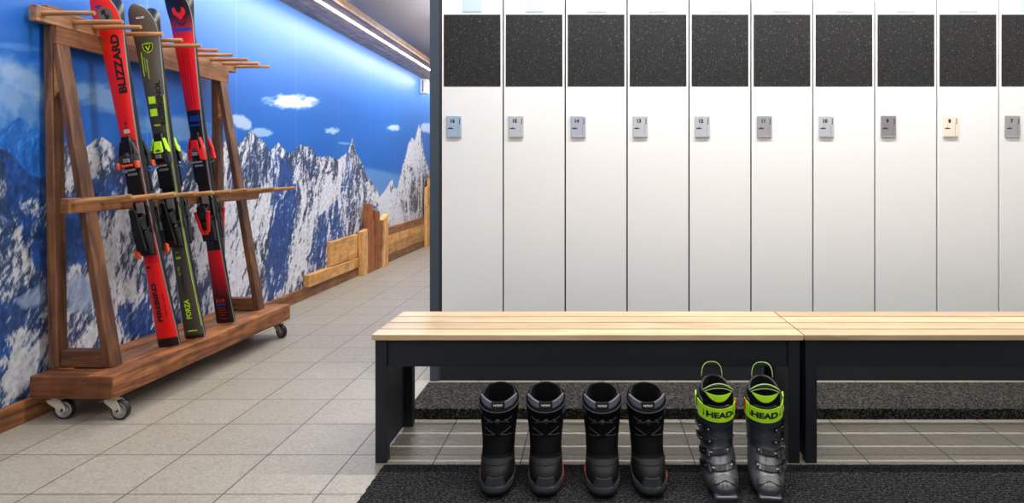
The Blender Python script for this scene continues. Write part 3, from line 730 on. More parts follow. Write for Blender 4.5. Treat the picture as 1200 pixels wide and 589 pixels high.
def toe_binding(parent, yf, z0, z1, wing, wing2, name='toe_binding', tips=None, cap=None):
    """z0..z1 span along the ski; toe head at the top"""
    y = yf((z0+z1)/2)-.0005; L = z1-z0
    mb = MB().mat('black').box(-.031, .031, y-.010, y, z0, z1-.02, bev=.003)                   # plate
    mb.box(-.037, .037, y-.022, y-.0102, z0+.06*L, z0+.42*L, bev=.005)                         # anti-friction plate
    mb.mat('chrome').box(-.022, .022, y-.0245, y-.0222, z0+.36*L, z0+.40*L, bev=.0005)
    mb.mat('dark_plastic').box(-.030, .030, y-.026, y-.0222, z0+.43*L, z0+.52*L, bev=.002)
    # tapered toe housing
    mb.mat('black').hull8([(-.033, y-.048, z0+.54*L), (.033, y-.048, z0+.54*L), (.030, y-.0103, z0+.52*L), (-.030, y-.0103, z0+.52*L),
              (-.020, y-.030, z1), (.020, y-.030, z1), (.022, y-.0103, z1), (-.022, y-.0103, z1)], .006)
    if cap: mb.mat(cap).hull8([(-.024, y-.052, z0+.66*L), (.024, y-.052, z0+.66*L), (.024, y-.040, z0+.66*L), (-.024, y-.040, z0+.66*L), (-.016, y-.044, z0+.86*L), (.016, y-.044, z0+.86*L), (.016, y-.030, z0+.86*L), (-.016, y-.030, z0+.86*L)], .004)
    mb.mat('chrome').box(-.030, .030, y-.0505, y-.047, z0+.43*L, z0+.465*L, bev=.001)
    mb.mat('dark_plastic').lathe([(0, -.004), (.012, -.004), (.014, 0), (.014, .006)], (0, y-.047, z0+.68*L), 'Y', 20)
    # two jaws
    mb.mat(wing)
    for s_ in (-1, 1):
        mb.hull8([(s_*.022, y-.052, z0+.50*L), (s_*.046, y-.046, z0+.47*L), (s_*.048, y-.018, z0+.49*L), (s_*.028, y-.016, z0+.52*L),
                  (s_*.014, y-.055, z0+.66*L), (s_*.040, y-.046, z0+.72*L), (s_*.040, y-.020, z0+.72*L), (s_*.018, y-.020, z0+.66*L)], .004)
    if tips:
        for s_ in (-1, 1): mb.mat(tips).box(min(s_*.034, s_*.050), max(s_*.034, s_*.050), y-.058, y-.030, z0+.47*L, z0+.585*L, bev=.005)
        mb.box(-.026, .026, y-.060, y-.052, z0+.505*L, z0+.545*L, bev=.002)
    mb.mat(wing2).box(-.014, .014, y-.057, y-.050, z0+.57*L, z0+.64*L, bev=.002)
    mb.mat(cap or 'black')
    for s_ in (-1, 1):
        mb.hull8([(s_*.034, y-.044, z0+.70*L), (s_*.047, y-.038, z0+.66*L), (s_*.047, y-.014, z0+.66*L), (s_*.034, y-.012, z0+.70*L),
                  (s_*.020, y-.036, z0+.90*L), (s_*.029, y-.032, z0+.92*L), (s_*.029, y-.014, z0+.92*L), (s_*.020, y-.012, z0+.90*L)], .004)
    flatten(mb, y); return mb.build(name, parent)

def heel_binding(parent, yf, z0, z1, accent, style):
    y = yf((z0+z1)/2)-.0005; L = z1-z0
    mb = MB().mat('black').box(-.032, .032, y-.010, y, z0-.005, z1+.015, bev=.003)
    mb.mat('chrome').box(-.018, .018, y-.013, y-.0102, z1-.05, z1+.01, bev=.001)
    # housing: fat at the bottom, cup at the top
    mb.mat('black_gloss').hull8([(-.033, y-.040, z0), (.033, y-.040, z0), (.034, y-.0103, z0), (-.034, y-.0103, z0),
              (-.030, y-.062, z0+.48*L), (.030, y-.062, z0+.48*L), (.034, y-.0103, z0+.58*L), (-.034, y-.0103, z0+.58*L)], .007)
    mb.hull8([(-.030, y-.070, z0+.50*L), (.030, y-.070, z0+.50*L), (.032, y-.030, z0+.50*L), (-.032, y-.030, z0+.50*L),
              (-.022, y-.082, z0+.74*L), (.022, y-.082, z0+.74*L), (.026, y-.048, z0+.78*L), (-.026, y-.048, z0+.78*L)], .006)
    mb.box(-.026, .026, y-.046, y-.026, z0+.60*L, z0+.84*L, bev=.005)
    flatten(mb, y); o = mb.build('heel_binding', parent)
    # lever that opens the heel
    lv = MB().mat(accent)
    if style == 0:
        lv.hull8([(-.044, y-.052, z0-.008), (-.016, y-.056, z0-.014), (-.016, y-.040, z0-.014), (-.044, y-.036, z0-.008),
                  (-.040, y-.066, z0+.13*L), (-.020, y-.070, z0+.17*L), (-.020, y-.052, z0+.17*L), (-.040, y-.048, z0+.13*L)], .005)
        lv.mat('black_gloss').hull8([(-.024, y-.070, z0+.1*L), (.024, y-.070, z0+.1*L), (.024, y-.058, z0+.1*L), (-.024, y-.058, z0+.1*L),
                  (-.016, y-.092, z0+.92*L), (.016, y-.092, z0+.92*L), (.016, y-.080, z0+.92*L), (-.016, y-.080, z0+.92*L)], .005)
    elif style == 1:
        lv.mat('black_gloss').hull8([(-.026, y-.070, z0+.05*L), (.026, y-.070, z0+.05*L), (.026, y-.056, z0+.05*L), (-.026, y-.056, z0+.05*L),
                  (-.012, y-.098, z0+.98*L), (.012, y-.098, z0+.98*L), (.012, y-.086, z0+.98*L), (-.012, y-.086, z0+.98*L)], .005)
    else:
        for s_ in (-1, 1):
            lv.hull8([(s_*.010, y-.074, z0+.20*L), (s_*.024, y-.072, z0+.22*L), (s_*.024, y-.056, z0+.22*L), (s_*.010, y-.058, z0+.20*L),
                      (s_*.026, y-.086, z0+.70*L), (s_*.042, y-.080, z0+.68*L), (s_*.042, y-.062, z0+.68*L), (s_*.026, y-.066, z0+.70*L)], .004)
        lv.box(-.016, .016, y-.072, y-.058, z0+.16*L, z0+.26*L, bev=.004)
        lv.mat('black').box(-.020, .020, y-.088, y-.066, z0+.66*L, z0+.80*L, bev=.004)
    flatten(lv, y); lv.build('lever', o)
    # brake arms
    for s_ in (-1, 1):
        br = MB().mat('dark_plastic')
        br.tube([(s_*.030, y-.012, z1+.005), (s_*.042, y-.010, z1-.02), (s_*.047, y-.004, z1-.06), (s_*.048, y+.002, z1-.10)], .0028, 8)
        br.hull8([(s_*.044, y-.006, z1-.135), (s_*.053, y-.006, z1-.135), (s_*.053, y+.012, z1-.135), (s_*.044, y+.012, z1-.135),
                  (s_*.044, y-.006, z1-.095), (s_*.052, y-.006, z1-.095), (s_*.052, y+.008, z1-.095), (s_*.044, y+.008, z1-.095)], .002)
        br.build('brake_arm', o)
    return o

SKIS = {}
def ski_frame(B, T, flip):
    z = (Vector(T)-Vector(B)).normalized()
    x = Vector((1, 0, 0)); x = (x-x.dot(z)*z).normalized()
    y = z.cross(x)
    if flip: x, y = -x, -y
    m = Matrix((x, y, z)).transposed().to_4x4(); m.translation = Vector(B)
    return m

def make_ski(kind, parent_mtx, label, group, detail=True):
    e = empty('ski', label=label, cat='ski', group=group); e.matrix_world = parent_mtx
    if kind == 'red':
        L, a, b, c = 1.655, .108, .070, .124
        top = ski_ramp('ski_top_red', [(0, (22, 20, 22)), (.040, (22, 20, 22)), (.041, (236, 28, 28)), (.405, (236, 28, 28)), (.406, (205, 20, 28)), (.45, (222, 24, 28)), (1.40, (240, 34, 26)), (1.7, (244, 40, 26))])
        o, yf = ski_board(L, a, b, c, top, M['ski_base'], parent=e)
        if detail:
            f = lambda x0, z0, rot=True: (lambda x, y, z: (x0-y, yf(z0+x)-.0006-z, z0+x))
            mb = MB().mat('ink'); add_text(mb, 'BLIZZARD', .050, f(.012, 1.335), bold=.0022, width=.272); mb.build('lettering', o)
            mb = MB().mat('ink'); add_text(mb, 'FIREBIRD', .030, f(-.016, .215), bold=.0014, width=.185); add_text(mb, 'HEAT-RC CARVE', .010, f(.018, .20), width=.105); mb.build('lettering', o)
            # round emblem with a bolt
            zc = 1.560; mb = MB().mat('ski_grey')
            P = [[(r*math.cos(k*math.pi/16), yf(zc+r*math.sin(k*math.pi/16))-.0006, zc+r*math.sin(k*math.pi/16)) for k in range(32)] for r in (.0005, .012, .024, .034)]
            mb.grid(P, closed_v=True)
            mb.mat('ink')
            def flat(pts, dz=0., off=.0013): 
                vs = [mb.bm.verts.new((x, yf(zc+z)-off, zc+z)) for x, z in pts]; q = mb.bm.faces.new(vs); q.material_index = mb.cur
            flat([(-.014, .016), (.008, .024), (.004, .006), (-.004, .004)]); flat([(-.014, .016), (-.004, .004), (-.016, -.001)])
            flat([(.014, -.016), (-.006, -.026), (-.004, -.006), (.004, -.004)]); flat([(.014, -.016), (.004, -.004), (.017, .001)]); flat([(-.004, .004), (.004, .006), (.004, -.004), (-.004, -.006)])
            mb.build('emblem', o)
            MB().mat('navy').box(-.030, -.002, yf(1.60)-.0012, yf(1.60)-.0002, 1.594, 1.606).build('sticker', o)
            mb = MB().mat('ski_red'); 
            z = 1.01
            lab = MB().mat('plastic_white').box(-.016, .010, yf(z)-.0012, yf(z)-.0003, z+.005, z+.022); lab.mat('ink')
            for q in range(5): lab.box(-.014+q*.005, -.0125+q*.005, yf(z)-.0016, yf(z)-.0003, z+.007, z+.020)
            lab.build('sticker', o)
            wing = MB().mat('ink'); add_text(wing, 'V', .022, lambda x, y, zz: (-.003+x, yf(1.04)-.0006-zz, 1.058+y), bold=.001); add_text(wing, 'TEC', .008, lambda x, y, zz: (-.003+x, yf(1.03)-.0006-zz, 1.043+y)); wing.box(-.030, -.012, yf(.385)-.0013, yf(.385)-.0003, .380, .390); wing.build('lettering', o)
        toe_binding(e, yf, .715, 1.0, 'dark_plastic', 'chrome', tips='ski_orange'); heel_binding(e, yf, .445, .68, 'ski_orange', 0)
    elif kind == 'olive':
        L, a, b, c = 1.635, .104, .074, .128
        top = ski_ramp('ski_top_olive', [(0, (24, 24, 24)), (.022, (24, 24, 24)), (.023, (70, 70, 66)), (.6, (64, 64, 62)), (1.1, (66, 66, 58)), (1.3, (92, 90, 78)), (1.62, (98, 94, 84))])
        o, yf = ski_board(L, a, b, c, top, M['ski_base'], parent=e)
        if detail:
            f = lambda x0, z0: (lambda x, y, z: (x0-y, yf(z0+x)-.0006-z, z0+x))
            g = MB().mat('lime')
            def stripe(x0, x1, z0, z1, follow=None, n=24, off=.0008):
                P = []
                for i in range(n+1):
                    z = z0+(z1-z0)*i/n; w = width_at(z, L, a, b, c) if follow else 0
                    P.append([(w+x0, yf(z)-off, z), (w+x1, yf(z)-off, z)])
                g.grid(P)
            stripe(-.0085, -.0035, .06, 1.20, True, 60)
            stripe(-.038, -.034, 1.30, 1.415, None, 8); stripe(-.026, -.024, 1.32, 1.39, None, 6); stripe(-.016, -.013, 1.285, 1.38, None, 6)
            stripe(-.034, .0, 1.165, 1.20, None, 3); stripe(-.034, .0, 1.105, 1.14, None, 3)
            g.build('stripes', o)
            mb = MB().mat('ink'); add_text(mb, 'ROSSIGNOL', .034, f(.021, 1.165), bold=.0012, width=.215); mb.build('lettering', o)
            mb = MB().mat('lime'); add_text(mb, 'FORZA', .034, f(-.010, .150), bold=.001, width=.098)
            add_text(mb, 'ROSSIGNOL', .008, lambda x, y, z: (-.004+x, yf(.04)-.0006-z, .040+y), bold=.0004, width=.045)
            add_text(mb, 'V-TI', .016, f(-.018, .34), width=.045); add_text(mb, '164', .016, lambda x, y, z: (-.012+x, yf(.408)-.0006-z, .408+y), bold=.0006)
            add_text(mb, 'R14', .010, lambda x, y, z: (-.014+x, yf(.435)-.0006-z, .435+y)); add_text(mb, 'FORZA', .012, lambda x, y, z: (-.008+x, yf(1.06)-.0006-z, 1.06+y), bold=.0003, width=.030)
            mb.build('lettering', o)
            mb = MB().mat('ink'); add_text(mb, '70 CARVE VTI', .014, f(-.010, .30), bold=.0006, width=.12); mb.build('lettering', o)
            zc = 1.435; mb = MB().mat('ink')
            sh = [(0, -.028), (-.020, -.014), (-.026, .010), (-.024, .020), (0, .024), (.024, .020), (.026, .010), (.020, -.014)]
            def flat(pts, off=.0008):
                vs = [mb.bm.verts.new((x, yf(zc+z)-off, zc+z)) for x, z in pts]; q = mb.bm.faces.new(vs); q.material_index = mb.cur
            flat([(0, yv) if False else (x, z) for x, z in sh])
            mb.mat('lime')
            for i in range(8):
                p, q_ = sh[i], sh[(i+1) % 8]; flat([p, q_, (q_[0]*.86, q_[1]*.86), (p[0]*.86, p[1]*.86)], .0013)
            flat([(-.013, .006), (-.007, .008), (0, -.006), (0, -.018)], .0013); flat([(.015, .012), (.008, .010), (0, -.006), (0, -.018)], .0013); flat([(-.014, .013), (.012, .016), (.012, .018), (-.014, .016)], .0013)
            mb.build('emblem', o)
            st = MB().mat('plastic_white').box(-.018, .018, yf(1.575)-.0014, yf(1.575)-.0003, 1.570, 1.582); st.mat('navy').box(-.014, .014, yf(1.575)-.0018, yf(1.575)-.0003, 1.574, 1.577); st.build('sticker', o)
        toe_binding(e, yf, .735, 1.02, 'black', 'chrome', cap='lime'); heel_binding(e, yf, .465, .69, 'black', 1)
    else:
        L, a, b, c = 1.80, .104, .068, .124
        top = ski_ramp('ski_top_red_black', [(0, (20, 18, 20)), (.13, (28, 16, 20)), (.33, (214, 16, 34)), (.40, (226, 20, 36)), (.4005, (14, 16, 24)), (1.05, (14, 16, 24)), (1.16, (16, 18, 30)), (1.161, (238, 20, 38)), (1.52, (238, 20, 38)), (1.60, (150, 26, 40)), (1.66, (30, 24, 36)), (1.8, (18, 18, 26))])
        o, yf = ski_board(L, a, b, c, top, M['ski_base'], parent=e)
        if detail:
            mb = MB().mat('red'); add_text(mb, 'E18', .028, lambda x, y, z: (-.008+x, yf(.13)-.0006-z, .125+y), bold=.0005, width=.046)
            for q, w in enumerate((.022, .020, .024, .014)): mb.box(-.008-w, -.008+w, yf(.08)-.0016, yf(.08)-.0004, .084-q*.013, .0855-q*.013)
            add_text(mb, 'ROSSIGNOL', .008, lambda x, y, z: (-.002+x, yf(.03)-.0006-z, .025+y), width=.036); mb.build('lettering', o)
            mb = MB().mat('navy').box(-.034, .018, yf(.1)-.0016, yf(.1)-.0004, .098, .108)
            add_text(mb, 'V', .03, lambda x, y, z: (-.004+x, yf(.45)-.0016-z, .45+y), bold=.002)
            mb.box(-.028, .024, yf(1.12)-.0016, yf(1.12)-.0004, 1.075, 1.085); mb.box(-.024, .026, yf(1.12)-.0016, yf(1.12)-.0004, 1.10, 1.13); mb.build('blue_print', o)
            mb = MB().mat('navy')
            P = [[(x, yf(z)-.0008, z) for x in (-.048, .048)] for z in (1.575, 1.583, 1.591)]; mb.grid(P); mb.build('blue_band', o)
            for xx in (-.016, -.002, .012):
                mb = MB().mat('darkred')
                P = [[(xx-.0012, yf(z)-.0008, z), (xx+.0012, yf(z)-.0008, z)] for z in [1.17+.33*i/12 for i in range(13)]]; mb.grid(P); mb.build('line', o); mb = MB().mat('darkred')
                P = [[(xx-.001, yf(z)-.0008, z), (xx+.001, yf(z)-.0008, z)] for z in [.24+.155*i/8 for i in range(9)]]; mb.grid(P)
                mb.build('line', o)
            zc = 1.672; mb = MB().mat('red')
            def flat(pts, off=.0012):
                vs = [mb.bm.verts.new((x, yf(zc+z)-off, zc+z)) for x, z in pts]; q = mb.bm.faces.new(vs); q.material_index = mb.cur
            flat([(0, -.040), (-.018, -.022), (-.013, .004), (-.004, -.004)]); flat([(0, -.040), (.018, -.022), (.013, .004), (.004, -.004)]); flat([(0, -.040), (-.004, -.004), (.004, -.004)])
            flat([(-.013, .004), (-.018, -.022), (-.034, -.006), (-.032, .018), (-.018, .026)]); flat([(.013, .004), (.018, .026), (.032, .018), (.034, -.006), (.018, -.022)])
            mb.mat('black_gloss')
            flat([(-.030, -.046), (-.024, -.046), (0, -.062), (0, -.072)], .0010); flat([(.030, -.046), (0, -.072), (0, -.062), (.024, -.046)], .0010)
            mb.build('emblem', o)
        toe_binding(e, yf, .76, 1.04, 'red', 'chrome', cap='red'); heel_binding(e, yf, .46, .70, 'red', 2)
    return e

def pair(kind, B, T, la, lb, grp):
    make_ski(kind, ski_frame(B, T, False), la, grp, True)
    off = Vector((0, .0015, 0))
    make_ski(kind, ski_frame(Vector(B)+off, Vector(T)+off, True), lb, grp, False)
pair('red', (-2.000, 3.284, .1945), (-2.222, 3.205, 1.67), 'bright red ski with black lettering, leaning nearest the camera in the rack', 'red ski turned away behind the lettered bright red ski', 'pair of bright red skis')
pair('olive', (-1.972, 3.447, .1945), (-2.170, 3.352, 1.79), 'dark olive-grey ski with lime stripes leaning in the rack', 'dark ski turned away behind the olive-grey lime-striped ski', 'pair of olive-grey skis')
pair('redblack', (-2.008, 3.800, .1945), (-2.153, 3.668, 1.70), 'red and black ski with red bird-like emblem, farthest along the rack', 'ski turned away behind the red and black ski, only its edge showing', 'pair of red and black skis')

# ------------------------------------------------------------------ wooden boards on the wall
FN = empty('wooden_fence', (XL, 5.58, 0), 0, 'rustic low wall cladding of larch planks and upright posts below the mural', 'wall cladding')
def fb(name, mat, Y0, Y1, z0a, z1a, z0b=None, z1b=None, d=.034, x0=.0):
    z0b = z0a if z0b is None else z0b; z1b = z1a if z1b is None else z1b
    a, b = Y0-5.58, Y1-5.58
    MB().mat(mat).hull8([(x0+.0005, a, z0a), (x0+d, a, z0a), (x0+d, b, z0b), (x0+.0005, b, z0b), (x0+.0005, a, z1a), (x0+d, a, z1a), (x0+d, b, z1b), (x0+.0005, b, z1b)], .003).build(name, FN)
fb('plank', 'fence_y', 5.59, 6.79, .0895, .186, .0895, .178, .05)
fb('plank', 'fence_y', 6.09, 6.79, .19, .40, .19, .41)
fb('plank', 'fence_yd', 7.66, 9.44, .310, .395, .312, .405)
fb('plank', 'fence_y', 7.66, 9.44, .200, .306, .205, .308)
fb('plank', 'fence_y', 7.66, 9.44, .0895, .197, .0895, .202)
fb('post', 'fence_z', 6.80, 6.95, .0, .43, .0, .45, .05, .031)
fb('post', 'fence_zr', 6.955, 7.10, .0, .70, .0, .685, .05, .031)
fb('post', 'fence_zr', 7.105, 7.18, .0, .52, .0, .525, .042, .031)
fb('post', 'fence_zr', 7.185, 7.33, .0, .62, .0, .60, .05, .031)
fb('post', 'fence_yd', 7.335, 7.43, .0, .50, .0, .50, .042, .031)
fb('post', 'fence_z', 7.45, 7.62, .0, .50, .0, .56, .055, .031)
fb('post', 'fence_z', 9.45, 9.60, .0, .80, .0, .82, .04, .031)
fb('post', 'fence_z', 9.62, 9.80, .0, .93, .0, .93, .05, .031)
wb = empty('wall_lamp', (XL, 9.34, 2.07), 0, 'small white box lamp mounted high on the wall at the far end', 'wall lamp')
MB().mat('plastic_white').box(.0, .10, 0, .10, .0, .19, bev=.006).build('housing', wb)
MB().mat('boot_grey').box(.034, .046, -.004, -.0003, .015, .175).build('slot', wb)

# ------------------------------------------------------------------ lofted boots
class Loft:
    def __init__(s, levels): s.lv = levels       # (z, yf, yb, hw, tilt, n)
    def par(s, z):
        L = s.lv
        if z <= L[0][0]: return L[0]
        for a, b in zip(L, L[1:]):
            if z <= b[0]:
                k = (z-a[0])/(b[0]-a[0]); return tuple(a[i]+(b[i]-a[i])*k for i in range(6))
        return L[-1]
    def pt(s, th, z, off=0.):
        _, yf, yb, hw, tl, n = s.par(z)
        hy = (yb-yf)/2+off; yc = (yf+yb)/2; w = hw+off
        sg = lambda v: math.copysign(abs(v)**(2/n), v)
        x = w*sg(math.sin(th)); y = yc-hy*sg(math.cos(th))
        # a foot is a little narrower at the heel
        x *= 1-.10*max(0, (y-yc)/max(hy, 1e-5))
        return (x, y, z+tl*(y-yc))
    def ptx(s, x, z, off=0.):
        _, yf, yb, hw, tl, n = s.par(z)
        k = min(1., abs(x)/(hw+off)); th = math.asin(min(1, k**(n/2)))
        p = s.pt(math.copysign(th, x), z, off); return (x, p[1], p[2])
    def skin(s, mb, zs, off=0., N=40):
        P = [[s.pt(2*math.pi*k/N, z, off) for k in range(N)] for z in zs]
        return mb.grid(P, closed_v=True)
    def band(s, mb, t0, t1, zlo, zhi, off, th, n=24, closed=False):
        """strap hugging the surface between angles t0..t1; zlo/zhi functions of u in 0..1"""
        P = []
        for i in range(n if closed else n+1):
            u = i/n; a = t0+(t1-t0)*u; lo, hi = zlo(u), zhi(u)
            P.append([s.pt(a, lo, off), s.pt(a, lo, off+th), s.pt(a, hi, off+th), s.pt(a, hi, off)])
        V = mb.grid(P, closed_u=closed, closed_v=True, smooth=False)
        if not closed:
            for r in (V[0], V[-1]):
                f = mb.bm.faces.new(r); f.material_index = mb.cur
def frange(a, b, n): return [a+(b-a)*i/n for i in range(n+1)]

def snow_boot(loc, rz, side, label, tilt_k=1.):
    t = empty('snowboard_boot', loc, rz, label, 'boot', 'black snowboard boots on the mat')
    body = Loft([(.018, .014, .292, .046, 0, 2.5), (.035, .006, .298, .0525, 0, 2.6), (.055, .006, .298, .0545, 0, 2.6), (.072, .016, .297, .0535, 0, 2.5), (.084, .034, .296, .0525, 0, 2.4),
                 (.092, .062, .295, .0525, 0, 2.3), (.105, .088, .293, .053, 0, 2.2), (.13, .108, .290, .0545, .02, 2.2), (.17, .122, .287, .059, .06, 2.15), (.21, .130, .288, .0645, .12, 2.1), (.248, .128, .292, .067, .30, 2.1)])
    mb = MB().mat('boot_black'); zs = frange(.086, .248, 22); body.skin(mb, zs)
    # rim folded over and down inside
    P = []
    for (z, off) in ((.248, 0), (.252, -.003), (.253, -.008), (.249, -.012), (.21, -.016), (.13, -.018)):
        P.append([body.pt(2*math.pi*k/40, min(z, .248), off)[:2]+(body.pt(2*math.pi*k/40, min(z, .248), off)[2]+(max(z-.248, 0)),) for k in range(40)])
    mb.grid(P, closed_v=True)
    V = mb.grid([[body.pt(2*math.pi*k/40, .128, -.018) for k in range(40)], [(0, .2, .12)]*40], closed_v=True)
    sh = mb.build('upper', t)
    mb = MB().mat('boot_toe'); body.skin(mb, frange(.020, .0875, 12), .0004)
    body.band(mb, -1.25, 1.25, lambda u: .0875, lambda u: .0875+.010*math.sin(math.pi*u), .0006, .003, 20)
    mb.build('toe_cap', t)
    # sole
    sole = Loft([(.0005, .022, .284, .042, 0, 2.6), (.006, .010, .292, .050, 0, 2.6), (.014, .0, .300, .0555, 0, 2.6), (.030, -.002, .302, .0575, 0, 2.6), (.036, .001, .300, .0565, 0, 2.6)])
    mb = MB().mat('rubber'); sole.skin(mb, [.0005, .006, .014, .021]);
    f = mb.bm.faces.new([mb.bm.verts.new(sole.pt(2*math.pi*k/40, .0005)) for k in range(40)]); f.material_index = mb.cur
    mb.mat('boot_grey'); sole.skin(mb, [.021, .030, .036])
    P = [[sole.pt(2*math.pi*k/40, .036), body.pt(2*math.pi*k/40, .040, -.002)] for k in range(40)]; mb.grid(P, closed_u=True)
    # cleats
    mb.mat('rubber')
    for k in range(7):
        y = .03+.038*k; mb.box(-.036, .036, y, y+.016, .0, .004)
    so_ = mb.build('sole', t)
    mb = MB().mat('boot_grey')
    def hi(u):
        a = abs(u-.5)*2; return .036+.026*max(0, min(1, (.55-a)/.2)) + .006*a
    body.band(mb, -.95, .95, lambda u: .032, hi, .0010, .0035, 40); 
    mb.build('toe_bumper', t)
    mb = MB().mat('orange'); a0 = side*1.62
    sole.band(mb, a0-.42, a0+.12, lambda u: .012, lambda u: .036, .0004, .002, 10); mb.build('sole_accent', t)
    mb = MB().mat('rubber'); body.band(mb, math.pi-.5, math.pi+.5, lambda u: .04, lambda u: .12, .0, .003, 16); mb.build('heel_counter', t)
    # collar line
    mb = MB().mat('boot_rim')
    for z, r in ((.2475, .0022),):
        pts = [body.pt(2*math.pi*k/48, z, .001) for k in range(48)]; mb.tube(pts, r, 6, closed=True)
    body.band(mb, .9*side, 1.9*side, lambda u: .214, lambda u: .236, .0003, .0016, 12)
    mb.build('collar', t)
    # liner with taller back
    lin = Loft([(.15, .142, .276, .050, .1, 2.1), (.235, .148, .282, .054, .14, 2.1), (.264, .150, .287, .0570, .20, 2.1)])
    mb = MB().mat('boot_inner'); lin.skin(mb, [.18, .20, .235, .250, .262])
    P = [[lin.pt(2*math.pi*k/40, z, o) for k in range(40)] for z, o in ((.262, 0), (.264, -.004), (.262, -.009), (.22, -.012), (.15, -.014))]
    mb.grid(P, closed_v=True); mb.mat('boot_rim'); mb.tube([lin.pt(1.4+3.48*k/30, .2635, -.004) for k in range(31)], .0026, 6); ln = mb.build('liner', t)
    mb = MB().mat('boot_pad')
    for s_ in (-1, 1):
        lin.band(mb, s_*.34, s_*1.28, lambda u: .242+.008*u, lambda u: .264+.016*u-.010*u*u, .0005, .006, 12)
    mb.mat('black'); lin.band(mb, -.33, .33, lambda u: .238, lambda u: .266, .0005, .007, 10)
    tp = mb.build('tongue', t)
    mb = MB().mat('plastic_white'); add_text(mb, 'NITRO', .0105, lambda x, y, z: lin.ptx(x, .256+y, .0082+z), bold=.0004, width=.030, wrap=.003); mb.build('tongue_label', tp)
    # lace guides, laces
    mb = MB().mat('lace')
    def L2(x0, z0, x1, z1, r=.0011, n=8):
        mb.tube([body.ptx(x0+(x1-x0)*k/n, z0+(z1-z0)*k/n, .0016) for k in range(n+1)], r, 6)
    L2(-.042, .178, -.008, .160); L2(.042, .178, .008, .160); L2(-.044, .154, -.010, .160); L2(.044, .154, .010, .160)
    L2(-.046, .212, -.020, .198); L2(.046, .212, .022, .200); L2(-.036, .196, .0, .206, .0014); L2(.036, .196, .004, .206, .0014)
    L2(-.028, .140, .012, .141, .0009)
    mb.build('lace', t)
    mb = MB().mat('dark_plastic')
    body_pt = lambda x, z, o=.002: body.ptx(x, z, o)
    for (x, z, rr) in ((0, .203, .0085), (-.026, .204, .0045), (.026, .204, .0045)):
        c = body_pt(x, z, .0005); mb.lathe([(rr, .001), (rr, -.004), (rr*.8, -.006), (0, -.006)], c, 'Y', 18)
    mb.build('lace_dial', t)
    mb = MB().mat('boot_black'); body.band(mb, -1.0, 1.0, lambda u: .104, lambda u: .150, .0003, .0022, 20); mb.build('instep_panel', t)
    return t
ZM = .0095
SB = 1.0
snow_boot((-.305, 2.142, ZM), R(4.), -1, 'black snowboard boot, leftmost of the row on the mat')
snow_boot((-.148, 2.142, ZM), R(4.), 1, 'black snowboard boot with the largest orange-red sole patch, second from left')
snow_boot((.030, 2.136, ZM), R(1.), -1, 'black snowboard boot, third from left, left one of the middle pair')
snow_boot((.181, 2.138, ZM), R(1.5), 1, 'black snowboard boot standing next to the grey ski boots')

